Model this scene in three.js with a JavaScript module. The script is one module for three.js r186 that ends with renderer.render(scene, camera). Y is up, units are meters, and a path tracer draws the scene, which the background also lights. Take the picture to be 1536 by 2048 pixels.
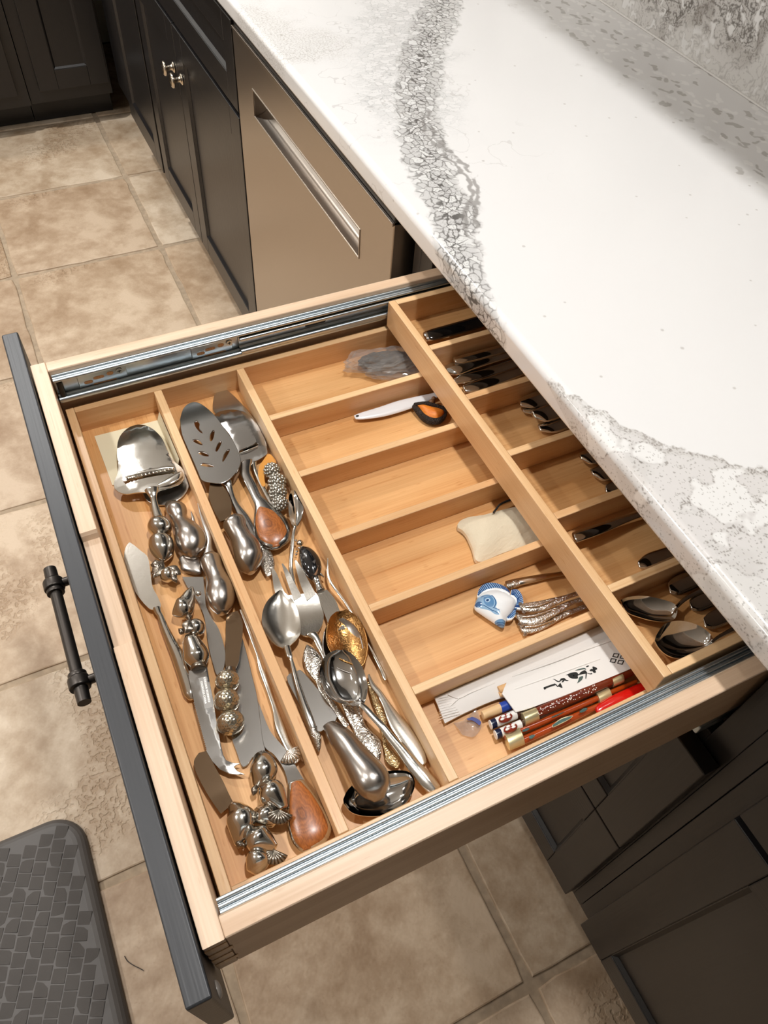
import * as THREE from 'three';
import { mergeGeometries, mergeVertices, toCreasedNormals } from 'three/addons/utils/BufferGeometryUtils.js';
import { TessellateModifier } from 'three/addons/modifiers/TessellateModifier.js';
import { RoundedBoxGeometry } from 'three/addons/geometries/RoundedBoxGeometry.js';

// ---------------------------------------------------------------- camera, light, exposure
const scene = new THREE.Scene();
const renderer = new THREE.WebGLRenderer({ antialias: true });
renderer.toneMapping = THREE.LinearToneMapping;
renderer.toneMappingExposure = 1.08;
renderer.shadowMap.enabled = true;
const CY = 1.365;                                     // camera height over the floor
const FPX = 1541.72;                                  // focal length in pixels of the 1536 x 2048 frame
const RM = [[0.90126718, 0.05906172, 0.42921928], [-0.30965874, -0.60508117, 0.73347682], [0.30303291, -0.79397008, -0.52705082]];
const camera = new THREE.PerspectiveCamera(67.184, 0.75, 0.02, 30);
camera.position.set(0, CY, 0);
camera.quaternion.setFromRotationMatrix(new THREE.Matrix4().makeBasis(
  new THREE.Vector3(...RM[0]), new THREE.Vector3(...RM[1]).negate(), new THREE.Vector3(...RM[2]).negate()));
scene.background = new THREE.Color(0x000000);
const CEIL = 2.44;
// recessed ceiling lights [x, z, candela]: the row over the counter edge, then the row over the aisle
const CANS = [[0.36, -0.36, 4.8], [-0.22, -2.25, 8.5], [-0.85, -0.85, 4], [-0.7, -2.95, 6.5], [-2.0, -0.6, 6.5], [-2.0, -2.0, 7]];

// ---------------------------------------------------------------- helpers
const V = (x, y, z) => new THREE.Vector3(x, y, z);
let seed = 7;
const rnd = () => { seed = (seed * 1664525 + 1013904223) >>> 0; return seed / 4294967296; };
const rr = (a, b) => a + (b - a) * rnd();
const clamp = (x, a = 0, b = 1) => Math.max(a, Math.min(b, x));
const sstep = (a, b, x) => { const t = clamp((x - a) / (b - a)); return t * t * (3 - 2 * t); };
const mix = (a, b, t) => a + (b - a) * t;
// pixel -> world, on the level y (metres relative to the camera), or on an upright plane
function ray(u, v) { const a = (u - 768) / FPX, b = (v - 1024) / FPX; return V(RM[0][0] * a + RM[1][0] * b + RM[2][0], RM[0][1] * a + RM[1][1] * b + RM[2][1], RM[0][2] * a + RM[1][2] * b + RM[2][2]); }
function at(u, v, y) { const d = ray(u, v); return d.multiplyScalar(y / d.y).add(V(0, CY, 0)); }
const used = {};
function numbered(n) { used[n] = (used[n] ?? -1) + 1; return used[n] ? n + '_' + String(used[n]).padStart(3, '0') : n; }
function thing(name, label, category, group) {
  const g = new THREE.Group(); g.name = numbered(name); g.userData = { label, category };
  if (group) g.userData.group = group;
  scene.add(g); return g;
}
function structure(name, label) { const g = new THREE.Group(); g.name = name; g.userData = { kind: 'structure', label }; scene.add(g); return g; }
function part(name, geo, mat, parent, label) {
  const m = new THREE.Mesh(geo, mat); m.name = name; if (label) m.userData.label = label; parent.add(m); return m;
}
// put a thing's origin at the middle of its base
let FIT = null;                                       // keeps cutlery clear of the tray walls it lies between
function finish(g) {
  if (FIT) g.traverse((m) => { if (m.isMesh) FIT(m.geometry); });
  const b = new THREE.Box3().setFromObject(g), c = b.getCenter(V()); c.y = b.min.y;
  for (const ch of g.children) ch.position.sub(c);
  g.position.copy(c); return g;
}
// ---- noise
function hash(x, y, s = 0) { let h = (x * 374761393 + y * 668265263 + s * 2246822519) | 0; h = Math.imul(h ^ (h >>> 13), 1274126177); h = Math.imul(h ^ (h >>> 16), 2246822519); return ((h ^ (h >>> 15)) >>> 0) / 4294967296; }
function vnoise(x, y, s = 0, px = 0, py = 0) {
  const xi = Math.floor(x), yi = Math.floor(y), fx = x - xi, fy = y - yi, u = fx * fx * (3 - 2 * fx), w = fy * fy * (3 - 2 * fy);
  const W = (a, b) => hash(px ? ((a % px) + px) % px : a, py ? ((b % py) + py) % py : b, s);
  return mix(mix(W(xi, yi), W(xi + 1, yi), u), mix(W(xi, yi + 1), W(xi + 1, yi + 1), u), w);
}
function fbm(x, y, s, o = 4, px = 0, py = 0) { let a = 0, k = 0.5, n = 0; for (let i = 0; i < o; i++) { a += k * vnoise(x, y, s + i * 17, px, py); n += k; x *= 2; y *= 2; px *= 2; py *= 2; k *= 0.5; } return a / n; }
function worley(x, y, s, px = 0, py = 0) {
  const xi = Math.floor(x), yi = Math.floor(y); let f1 = 9, f2 = 9, id = 0;
  for (let j = -1; j < 2; j++) for (let i = -1; i < 2; i++) {
    const cx = xi + i, cy = yi + j, wx = px ? ((cx % px) + px) % px : cx, wy = py ? ((cy % py) + py) % py : cy;
    const dx = cx + hash(wx, wy, s) - x, dy = cy + hash(wx, wy, s + 1) - y, d = Math.sqrt(dx * dx + dy * dy);
    if (d < f1) { f2 = f1; f1 = d; id = hash(wx, wy, s + 2); } else if (d < f2) f2 = d;
  }
  return [f1, f2, id];
}
function tex(w, h, fn, color = true) {
  const d = new Uint8Array(w * h * 4);
  for (let j = 0; j < h; j++) for (let i = 0; i < w; i++) {
    const c = fn((i + 0.5) / w, (j + 0.5) / h), k = (j * w + i) * 4;
    if (typeof c === 'number') d[k] = d[k + 1] = d[k + 2] = clamp(c) * 255; else { d[k] = clamp(c[0], 0, 255); d[k + 1] = clamp(c[1], 0, 255); d[k + 2] = clamp(c[2], 0, 255); }
    d[k + 3] = 255;
  }
  const t = new THREE.DataTexture(d, w, h); t.wrapS = t.wrapT = THREE.RepeatWrapping; t.magFilter = THREE.LinearFilter; t.minFilter = THREE.LinearMipmapLinearFilter; t.generateMipmaps = true;
  if (color) t.colorSpace = THREE.SRGBColorSpace; t.needsUpdate = true; return t;
}
const M = (o) => new THREE.MeshStandardMaterial(o);
const MP = (o) => new THREE.MeshPhysicalMaterial(o);
// ---- box with softened edges and texture coordinates in metres along the grain
function boxUV(g, grain, sx, sy, ou, ov) {
  const p = g.attributes.position, n = g.attributes.normal, uv = new Float32Array(p.count * 2);
  for (let i = 0; i < p.count; i++) {
    const a = [p.getX(i), p.getY(i), p.getZ(i)], m = [Math.abs(n.getX(i)), Math.abs(n.getY(i)), Math.abs(n.getZ(i))];
    const ax = m[0] > m[1] && m[0] > m[2] ? 0 : m[1] > m[2] ? 1 : 2;
    let s = grain, t;
    if (ax === grain) { s = (grain + 1) % 3; t = (grain + 2) % 3; uv[2 * i] = a[s] / (sx * 0.16) + ou; uv[2 * i + 1] = a[t] / sy + ov; continue; }
    t = 3 - ax - grain; uv[2 * i] = a[s] / sx + ou; uv[2 * i + 1] = (a[t] + a[ax] * 0.37) / sy + ov;
  }
  g.setAttribute('uv', new THREE.BufferAttribute(uv, 2)); return g;
}
function box(x0, x1, y0, y1, z0, z1, { r = 0.0008, grain, sx = 0.8, sy = 0.2, ou, ov } = {}) {
  const w = x1 - x0, h = y1 - y0, d = z1 - z0;
  const g = r > 0 ? new RoundedBoxGeometry(w, h, d, 1, Math.min(r, w / 2.1, h / 2.1, d / 2.1)) : new THREE.BoxGeometry(w, h, d);
  g.translate((x0 + x1) / 2, (y0 + y1) / 2, (z0 + z1) / 2);
  if (grain === undefined) grain = w >= h && w >= d ? 0 : d >= h ? 2 : 1;
  return boxUV(g, grain, sx, sy, ou ?? rnd(), ov ?? rnd());
}
const rbox = (x0, x1, y0, y1, z0, z1, o) => box(x0, x1, y0 + CY, y1 + CY, z0, z1, o);   // heights relative to the camera
function merge(list) { return mergeGeometries(list.map((g) => { const q = g.index ? g.toNonIndexed() : g; for (const k of Object.keys(q.attributes)) if (!['position', 'normal', 'uv'].includes(k)) q.deleteAttribute(k); if (!q.attributes.uv) q.setAttribute('uv', new THREE.BufferAttribute(new Float32Array(q.attributes.position.count * 2), 2)); return q; })); }
// extrude a closed outline [[a, b], ...] of the plane (p, q) along the third axis
function prism(pts, axis, c0, c1, bevel = 0, holes = []) {
  const path = (a, P) => { P.moveTo(...a[0]); for (const q of a.slice(1)) P.lineTo(...q); P.closePath(); return P; };
  const s = path(pts, new THREE.Shape()); for (const h of holes) s.holes.push(path(h, new THREE.Path()));
  const g = new THREE.ExtrudeGeometry(s, { depth: c1 - c0 - 2 * bevel, bevelEnabled: bevel > 0, bevelSize: bevel, bevelOffset: -bevel, bevelThickness: bevel, bevelSegments: 2, steps: 1 });
  g.translate(0, 0, c0 + bevel);
  // shape (a, b, c) -> world
  const p = g.attributes.position, n = g.attributes.normal;
  const f = { x: (a, b, c) => [c, b, -a], y: (a, b, c) => [a, c, -b], z: (a, b, c) => [a, b, c] }[axis];
  for (const at_ of [p, n]) for (let i = 0; i < at_.count; i++) at_.setXYZ(i, ...f(at_.getX(i), at_.getY(i), at_.getZ(i)));
  return g;
}

// ---------------------------------------------------------------- materials
function mapleTex(base, dark, contrast, s) {
  return tex(1024, 512, (u, v) => {
    const warp = fbm(u * 3, v * 3, s + 3, 3, 3, 3) * 0.9;
    const band = fbm(u * 2 + warp * 0.4, v * 10 + warp * 1.6, s, 4, 2, 10);
    const fine = vnoise(u * 12, v * 256, s + 9, 12, 256) * 0.6 + vnoise(u * 30, v * 512, s + 10, 30, 512) * 0.4;
    const cloud = fbm(u * 6, v * 4, s + 5, 3, 6, 4);
    const fleck = vnoise(u * 40, v * 128, s + 31, 40, 128); const fl = fleck > 0.9 ? (fleck - 0.9) * 7 : 0;
    const streak = vnoise(u * 6, v * 48, s + 41, 6, 48); const st = streak > 0.88 ? (streak - 0.88) * 4.5 : 0;
    const k = clamp((band - 0.5) * 1.35 + (fine - 0.5) * 0.5 + (cloud - 0.5) * 0.8 + 0.45) * contrast + (fl + st) * contrast;
    return [mix(base[0], dark[0], k), mix(base[1], dark[1], k), mix(base[2], dark[2], k)];
  });
}
const mapleBump = tex(512, 256, (u, v) => 0.5 + (vnoise(u * 8, v * 128, 77, 8, 128) - 0.5) * 0.8, false);
const MAT = {};
MAT.boxWood = M({ map: mapleTex([237, 210, 182], [204, 168, 134], 0.75, 11), roughness: 0.42, bumpMap: mapleBump, bumpScale: 0.00015 });
MAT.trayWood = M({ map: mapleTex([236, 199, 152], [205, 154, 104], 0.75, 23), roughness: 0.38, bumpMap: mapleBump, bumpScale: 0.0001 });
MAT.ply = M({ map: mapleTex([230, 182, 126], [194, 135, 77], 0.8, 35), roughness: 0.42 });
const paintGrain = tex(512, 512, (u, v) => 0.5 + (fbm(u * 10, v * 90, 5, 3, 10, 90) - 0.5) * 0.6, false);
MAT.paint = M({ color: 0x1c1a1a, roughness: 0.32, bumpMap: paintGrain, bumpScale: 0.0002 });
MAT.panelPaint = MP({ color: 0x37383b, roughness: 0.42, bumpMap: paintGrain, bumpScale: 0.00025 });
MAT.black = M({ color: 0x101010, roughness: 0.35 });
const brush = tex(512, 512, (u, v) => 0.5 + (vnoise(u * 4, v * 512, 3, 4, 512) - 0.5) * 0.9, false);
MAT.stainless = M({ color: 0xb9afa4, metalness: 1, roughness: 0.3, bumpMap: brush, bumpScale: 0.00006 });
MAT.zinc = M({ color: 0xc3ccd1, metalness: 1, roughness: 0.36 });
MAT.bronze = M({ color: 0x4a4541, metalness: 0.85, roughness: 0.38 });
MAT.nickel = M({ color: 0xcabfae, metalness: 1, roughness: 0.2 });
MAT.white = M({ color: 0xf1f1f0, roughness: 0.9 });
MAT.wall = M({ color: 0xdddcd9, roughness: 0.9 });

// ---------------------------------------------------------------- the room
{
  const X0 = -2.9, X1 = 0.966, Z0 = -3.45, Z1 = 6.5, T = 0.12;
  const w = (name, label, g, m) => { const s = structure(name, label); part('plaster', g, m, s); return s; };
  w('ceiling', 'white plaster ceiling', box(X0 - T, X1 + T, CEIL, CEIL + T, Z0 - T, Z1 + T, { r: 0 }), MAT.white);
  w('wall_left', 'pale plaster wall across the aisle', box(X0 - T, X0, 0, CEIL, Z0 - T, Z1 + T, { r: 0 }), MAT.wall);
  w('wall_far', 'pale plaster wall behind the cross cabinet run', box(X0, X1, 0, CEIL, Z0 - T, Z0, { r: 0 }), MAT.wall);
  w('wall_near', 'pale plaster wall closing the kitchen', box(X0, X1, 0, CEIL, Z1, Z1 + T, { r: 0 }), MAT.wall);
}
// recessed cans: trim ring, glowing lens and the lamp just below the lens
CANS.forEach(([x, z, cd], i) => {
  const t = thing('ceiling_light', ['round recessed ceiling light over the open drawer', 'round recessed ceiling light over the aisle by the knobbed doors', 'round recessed ceiling light over the middle of the aisle', 'round recessed ceiling light near the cross cabinet run', 'round recessed ceiling light by the wall across the aisle', 'round recessed ceiling light by the wall near the cross cabinet run'][i], 'ceiling light', 'recessed ceiling lights');
  const prof = [[0.058, 0], [0.082, 0], [0.084, -0.004], [0.08, -0.007], [0.06, -0.006]].map((p) => new THREE.Vector2(...p));
  part('trim_ring', new THREE.LatheGeometry(prof, 40), MAT.white, t);
  const lens = new THREE.CylinderGeometry(0.0575, 0.0575, 0.003, 40); lens.translate(0, -0.002, 0);
  part('lens', lens, M({ color: 0xffffff, emissive: 0xfffefc, emissiveIntensity: 9, roughness: 0.6 }), t);
  t.position.set(x, CEIL, z);
  const s = new THREE.SpotLight(0xfffefc, cd, 0, 1.25, 0.7, 2); s.position.set(x, CEIL - 0.02, z); s.target.position.set(x, 0, z); s.shadow.radius = 2.4; s.shadow.mapSize.set(1024, 1024);
  scene.add(s, s.target);
});
// ---------------------------------------------------------------- floor: stone tiles in a grout bed
{
  const floor = structure('floor', 'beige stone tile floor with wide grout joints');
  const grout = M({ map: tex(256, 256, (u, v) => { const n = fbm(u * 24, v * 24, 4, 4, 24, 24), m = 0.86 + n * 0.26; return [162 * m, 143 * m, 120 * m]; }), roughness: 0.95 });
  part('grout_bed', box(-2.9, 0.966, -0.03, -0.0035, -3.45, 6.5, { r: 0, sx: 0.25, sy: 0.25, grain: 0 }), grout, floor);
  const stone = tex(1024, 1024, (u, v) => {
    const wx = fbm(u * 5, v * 5, 91, 3, 5, 5), wy = fbm(u * 5, v * 5, 95, 3, 5, 5);
    const a = fbm(u * 4 + wx * 2.2, v * 4 + wy * 2.2, 61, 5, 4, 4), b = fbm(u * 14 + wx, v * 14, 71, 4, 14, 14), c = fbm(u * 64, v * 64, 81, 3, 64, 64);
    const fine = fbm(u * 30 + wx * 3, v * 30 + wy * 3, 65, 4, 30, 30); let k = (a - 0.5) * 1.5 + (b - 0.5) * 1.1 + (fine - 0.5) * 0.9 + (c - 0.5) * 0.5;
    const rz = sstep(0.5, 0.6, fbm(u * 3, v * 3, 57, 3, 3, 3)), pf = fbm(u * 150, v * 150, 58, 3, 150, 150), pit = rz * (pf > 0.58 ? 0.22 : pf < 0.4 ? -0.12 : 0) + (vnoise(u * 260, v * 260, 87, 260, 260) > 0.95 ? 0.2 : 0) + (vnoise(u * 340, v * 340, 89, 340, 340) - 0.5) * 0.16;
    const ridge = 1 - Math.abs(fbm(u * 6 + wx, v * 6 + wy, 99, 4, 6, 6) - 0.5) * 22; const r = ridge > 0 ? ridge * 0.16 : 0;
    k = clamp(0.45 - k * 0.9 + pit - r * 0.6, 0, 1.2);
    return [mix(202, 162, k), mix(184, 139, k), mix(161, 113, k)];
  });
  const relief = tex(1024, 1024, (u, v) => {
    const a = fbm(u * 8, v * 8, 55, 5, 8, 8), rough = sstep(0.5, 0.62, fbm(u * 3, v * 3, 57, 3, 3, 3));
    const chip = fbm(u * 150, v * 150, 58, 3, 150, 150); return 0.5 + (a - 0.5) * 0.7 + sstep(0.5, 0.6, fbm(u * 3, v * 3, 57, 3, 3, 3)) * -0.4 * sstep(0.52, 0.62, chip) + (vnoise(u * 200, v * 200, 59, 200, 200) - 0.5) * 0.12;
  }, false);
  const mats = [0, 1, 2].map((i) => M({ map: stone, bumpMap: relief, bumpScale: 0.0022, roughness: 0.55, color: [0xffffff, 0xfaf4ee, 0xf3ece6][i] }));
  const P = 0.4105, X = 0.337, Zs = 0.006, variants = [];
  for (let k = 0; k < 5; k++) {
    const n = 11, h = P / 2 - 0.0065, pts = [], c = [[-h, -h], [h, -h], [h, h], [-h, h]];
    for (let e = 0; e < 4; e++) for (let i = 0; i < n; i++) {
      const t = i / n, a = c[e], b = c[(e + 1) % 4], j = (i === 0 ? 0.5 : 1) * 0.0032 * (vnoise(e * 31 + i * 0.8 + k * 57, 0.5, 8) * 2 - 1);
      const nx = [0, 1, 0, -1][e], ny = [-1, 0, 1, 0][e];
      pts.push([mix(a[0], b[0], t) + nx * j - (i === 0 ? Math.sign(a[0]) * 0.002 : 0), mix(a[1], b[1], t) + ny * j - (i === 0 ? Math.sign(a[1]) * 0.002 : 0)]);
    }
    variants.push(prism(pts, 'y', -0.012, 0, 0.0028));
  }
  const quarter = variants.flatMap((g) => [0, 1, 2, 3].map((q) => {
    const c = g.clone().rotateY(q * Math.PI / 2), p = c.attributes.position, uv = new Float32Array(p.count * 2), ou = rnd(), ov = rnd();
    for (let i = 0; i < p.count; i++) { uv[2 * i] = p.getX(i) / 0.85 + ou; uv[2 * i + 1] = p.getZ(i) / 0.85 + ov; }
    c.setAttribute('uv', new THREE.BufferAttribute(uv, 2)); return c;
  }));
  for (let i = -7; i <= 1; i++) for (let j = -8; j <= 15; j++) {
    const x = X + (i + 0.5) * P, z = Zs + (j + 0.5) * P;
    if (x > 0.8) continue;
    const m = part('tile', quarter[Math.floor(rnd() * quarter.length)], mats[Math.floor(rnd() * 3)], floor); m.position.set(x, rr(-0.0006, 0.0002), z);
  }
}
// ---------------------------------------------------------------- worktop and splashback of veined quartz
const YT = CY - 0.467, YB = CY - 0.497, XE = 0.381;
{
  const poly = (pts) => pts.map(([u, v]) => { const p = at(u, v, -0.467); return [p.x, p.z]; });
  const dist = (pl, x, z) => { let d = 9, tt = 0; for (let i = 0; i + 1 < pl.length; i++) { const [ax, az] = pl[i], [bx, bz] = pl[i + 1], dx = bx - ax, dz = bz - az, t = clamp(((x - ax) * dx + (z - az) * dz) / (dx * dx + dz * dz)), q = Math.hypot(x - ax - dx * t, z - az - dz * t); if (q < d) { d = q; tt = (i + t) / (pl.length - 1); } } return [d, tt]; };
  const side = (pl, x, z) => { let c = false; for (let i = 0, j = pl.length - 1; i < pl.length; j = i++) if ((pl[i][1] > z) !== (pl[j][1] > z) && x < (pl[j][0] - pl[i][0]) * (z - pl[i][1]) / (pl[j][1] - pl[i][1]) + pl[i][0]) c = !c; return c; };
  const main = poly([[905, -90], [890, -30], [880, 20], [850, 90], [835, 160], [830, 220], [836, 280], [862, 330], [893, 390], [905, 440], [908, 500], [925, 560], [940, 600], [955, 640]]);
  const halo = poly([[870, -90], [830, -20], [800, 40], [815, 120], [815, 200], [822, 270]]);
  const thin = poly([[852, 225], [858, 270], [905, 318], [940, 350], [952, 385], [938, 430], [948, 480]]);
  const patch = poly([[505, 30], [540, 70], [575, 110], [640, 90]]);
  const field = poly([[1082, 732], [1120, 762], [1185, 812], [1250, 846], [1305, 868], [1350, 890], [1400, 902], [1460, 918], [1536, 940], [1660, 985], [1900, 1800], [1500, 1500], [1300, 1140], [1180, 950], [1120, 840]]);
  const backBand = (x) => sstep(0.79, 0.84, x);
  const quartz = (x, z) => {
    let c = [238, 236, 234];
    const wx = (fbm(x * 60, z * 60, 201, 3) - 0.5), wz = (fbm(x * 60, z * 60, 207, 3) - 0.5);
    const n1 = fbm(x * 26, z * 26, 211, 4), n2 = fbm(x * 90, z * 90, 221, 3);
    const tint = (k, d) => { for (let i = 0; i < 3; i++) c[i] = mix(c[i], d[i], clamp(k)); };
    const fx = fbm(x * 210, z * 210, 231, 2) - 0.5, fz = fbm(x * 210, z * 210, 237, 2) - 0.5;
    const crack = (sc, s, w, ex = 1) => { const [f1, f2, id] = worley(x * sc + wx * 1.7 + fx * 0.35, z * sc * ex + wz * 1.7 + fz * 0.35, s); return [f2 - f1, id, f1]; };
    // main vein: grey ground full of pale pebbles outlined in dark grey
    const [dm, tm] = dist(main, x, z), wm = mix(0.036, 0.024, tm) * (0.7 + n1 * 0.7), km = 1 - sstep(wm * 0.72, wm, dm + (n2 - 0.5) * 0.014);
    const [dh] = dist(halo, x, z), kh = (1 - sstep(0.03, 0.085, dh + (n1 - 0.5) * 0.07)) * (1 - sstep(0.35, 0.5, tm));
    if (kh > 0) { const [e, id] = crack(95, 301, 0, 1.5); tint(kh * 0.5 * (id > 0.45 ? 1 : 0.3), [206, 205, 203]); tint(kh * (e < 0.07 ? 0.35 : 0), [150, 150, 150]); }
    if (km > 0) {
      const [e, id] = crack(118, 311, 0, 0.9), [e2] = crack(230, 317, 0, 1);
      const core = 1 - sstep(0, wm * 0.75, dm);
      tint(km * 0.6, [196, 194, 191]); tint(km * (id > 0.72 ? 0.7 : 0), [238, 237, 235]); tint(km * (id < 0.16 ? 0.5 : 0), [184, 183, 181]);
      tint(km * (1 - sstep(0.04, 0.17, e + (n2 - 0.5) * 0.16)) * mix(0.5, 0.95, core), [96, 93, 90]);
      tint(km * (1 - sstep(0.03, 0.1, e2)) * 0.55 * core, [104, 101, 98]);
    }
    const [dt] = dist(thin, x, z), kt = 1 - sstep(0.0014, 0.0038, Math.abs(dt - 0.004 + (n2 - 0.5) * 0.012)); tint(kt * 0.6 * sstep(0.28, 0.42, fbm(x * 70, z * 70, 77, 2)), [128, 124, 120]);
    const [dp] = dist(patch, x, z), kp = 1 - sstep(0.02, 0.06, dp + (n1 - 0.5) * 0.06);
    if (kp > 0) { const [e] = crack(190, 331, 0, 1.4); tint(kp * (1 - sstep(0.03, 0.13, e)) * 0.55, [150, 142, 134]); tint(kp * 0.25, [220, 216, 211]); }
    // faint lines between patch and vein
    const ft = Math.abs(fbm(x * 20, z * 20, 341, 4) - 0.5), zone = (1 - sstep(0.18, 0.3, Math.abs(z + 0.95))) * (1 - sstep(0.55, 0.62, x));
    tint(zone * (ft < 0.006 ? 0.22 : 0), [160, 154, 148]);
    // the grey field at the near end
    const inF = side(field, x, z), df = dist(field, x, z)[0] * (inF ? 1 : -1) + (n2 - 0.5) * 0.014 + (n1 - 0.5) * 0.012, kf = sstep(0, 0.003, df);
    if (kf > 0) {
      const cl = fbm(x * 32, z * 32, 351, 4), isl = sstep(0.53, 0.57, cl + (n2 - 0.5) * 0.12);
      tint(kf * 0.7, [217, 213, 209]); tint(kf * isl * 0.9, [240, 238, 235]); tint(kf * sstep(0.55, 0.7, n1) * 0.4, [203, 199, 195]);
      const rim = 1 - sstep(0.004, 0.03, Math.abs(cl - 0.51 + (n2 - 0.5) * 0.1)), dot = vnoise(x * 900, z * 900, 361);
      tint(kf * rim * (dot > 0.62 ? 0.6 : 0.07), [128, 121, 114]);
      tint(kf * (1 - sstep(0.0, 0.012, df)) * (dot > 0.55 ? 0.65 : 0.15), [132, 124, 116]);
      tint(kf * (dot > 0.86 ? 0.45 : 0), [120, 114, 108]);
    }
    // pale and dark blots along the wall, and stray flecks
    const bb = backBand(x + (n1 - 0.5) * 0.1);
    if (bb > 0) { const [f1, , id] = worley(x * 72 + wx * 1.5, z * 48 + wz * 1.5, 371); tint(bb * 0.45, [213, 209, 204]); if (id > 0.3) tint(bb * (1 - sstep(0.24, 0.36, f1 + (n2 - 0.5) * 0.25)) * 0.85, id > 0.62 ? [240, 238, 234] : [180, 175, 169]); }
    const [s1, , sid] = worley(x * 30, z * 30, 381); if (sid > 0.8) tint((1 - sstep(0.05, 0.09, s1 * (0.7 + sid) + (n2 - 0.5) * 0.06)) * 0.55, [188, 182, 176]);
    return c;
  };
  // the map covers z from -1.62 to 0.13 and 0.62 m from the underside of the edge over the edge to the wall
  const LEN = 0.64, ZA = -1.62, ZB = 0.18;
  const EDGE = [];                                    // profile from the underside up over the eased edge to the wall: [x, y]
  const rt = 0.009, rb = 0.007;
  EDGE.push([XE + 0.02, YB]);
  for (let i = 0; i <= 5; i++) { const a = -Math.PI / 2 - i / 5 * Math.PI / 2; EDGE.push([XE + rb + Math.cos(a) * rb, YB + rb + Math.sin(a) * rb]); }
  for (let i = 0; i <= 6; i++) { const a = Math.PI - i / 6 * Math.PI / 2; EDGE.push([XE + rt + Math.cos(a) * rt, YT - rt + Math.sin(a) * rt]); }
  EDGE.push([0.9655, YT]);
  const arc = [0]; for (let i = 1; i < EDGE.length; i++) arc.push(arc[i - 1] + Math.hypot(EDGE[i][0] - EDGE[i - 1][0], EDGE[i][1] - EDGE[i - 1][1]));
  const flatArc = arc[arc.length - 2], xFlat = EDGE[EDGE.length - 2][0];
  const map = tex(1024, 2048, (u, v) => quartz(xFlat + u * LEN - flatArc, mix(ZA, ZB, v)));
  const quartzMat = MP({ map, roughness: 0.2, clearcoat: 0.3, clearcoatRoughness: 0.12 });
  const slab = (z0, z1) => {
    const pos = [], uv = [], idx = [], n = EDGE.length;
    for (const z of [z0, z1]) EDGE.forEach((e, i) => { pos.push(e[0], e[1], z); uv.push(arc[i] / LEN, (z - ZA) / (ZB - ZA)); });
    for (let i = 0; i + 1 < n; i++) idx.push(i, n + i, i + 1, i + 1, n + i, n + i + 1);
    const b = pos.length / 3;                         // underside, wall side and the two ends
    for (const z of [z0, z1]) { pos.push(XE + 0.02, YB, z, 0.9655, YB, z); uv.push(0, 0, 0.01, 0.01); }
    idx.push(b, b + 1, b + 2, b + 1, b + 3, b + 2);
    const g = new THREE.BufferGeometry(); g.setAttribute('position', new THREE.Float32BufferAttribute(pos, 3)); g.setAttribute('uv', new THREE.Float32BufferAttribute(uv, 2)); g.setIndex(idx); g.computeVertexNormals();
    const ends = [z0, z1].map((z, k) => { const s = new THREE.Shape(EDGE.concat([[0.9655, YB]]).map((e) => new THREE.Vector2(...e))), q = new THREE.ShapeGeometry(s); q.translate(0, 0, z); if (!k) q.index.array.reverse(); const a = q.attributes.uv; for (let i = 0; i < a.count; i++) a.setXY(i, 0.5, 0.5); return q; });
    return merge([g, ...ends]);
  };
  const top = thing('worktop', 'white quartz worktop with grey crackled veins above the open drawer', 'countertop');
  part('slab', slab(-3.44, 1.2), quartzMat, top);
  finish(top);
  const far = thing('worktop', 'white quartz worktop on the cross cabinet run', 'countertop');
  part('slab', box(-0.9, 0.378, YB, YT, -3.44, -2.78, { r: 0.006 }), M({ color: 0xf0eeea, roughness: 0.2 }), far); finish(far);
  // splashback
  const wallMap = tex(1024, 1024, (u, v) => {
    const x = u * 1.1, y = v * 1.1, wx = fbm(u * 8, v * 8, 401, 4, 8, 8) - 0.5, wy = fbm(u * 8, v * 8, 405, 4, 8, 8) - 0.5;
    const hx = (fbm(u * 90, v * 90, 451, 3, 90, 90) - 0.5) * 2.4, hy = (fbm(u * 90, v * 90, 461, 3, 90, 90) - 0.5) * 2.4; let c = [228, 225, 221]; const tint = (k, d) => { for (let i = 0; i < 3; i++) c[i] = mix(c[i], d[i], clamp(k)); };
    const [f1, f2, id] = worley(u * 56 + wx * 5 + hx, v * 56 + wy * 5 + hy, 411, 56, 56), [g1, g2] = worley(u * 130 + wx * 8 + hx * 2, v * 130 + wy * 8 + hy * 2, 421, 130, 130);
    const cl = fbm(u * 9 + wx, v * 9 + wy, 431, 4, 9, 9), dens = sstep(0.42, 0.62, cl);
    tint(0.2 + dens * 0.35, [180, 175, 169]);
    tint((1 - sstep(0.02, 0.16, f2 - f1)) * (0.2 + dens * 0.65), [96, 90, 84]); tint((1 - sstep(0.03, 0.1, g2 - g1)) * dens * 0.6, [106, 99, 92]);
    if (id > 0.72) tint(1 - sstep(0.22, 0.42, f1), [232, 230, 227]);
    tint(sstep(0.56, 0.66, fbm(u * 30, v * 30, 441, 3, 30, 30)) * dens * 0.5, [140, 132, 124]);
    return c;
  });
  const wr = structure('wall_right', 'wall behind the worktop with a grey veined quartz splashback');
  part('plaster', box(0.966, 1.09, 0, CEIL, -3.57, 6.62, { r: 0 }), MAT.wall, wr);
  part('splashback_slab', box(0.946, 0.9657, YT + 0.0012, YT + 0.6, -3.44, 1.2, { r: 0.001, sx: 1.1, sy: 1.1, grain: 2, ou: 0.1, ov: 0.2 }), MP({ map: wallMap, roughness: 0.2, clearcoat: 0.2 }), wr);
  part('caulk_line', box(0.9425, 0.9462, YT, YT + 0.0025, -3.44, 1.2, { r: 0.001 }), M({ color: 0xe2ded8, roughness: 0.6 }), wr);
}
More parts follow.
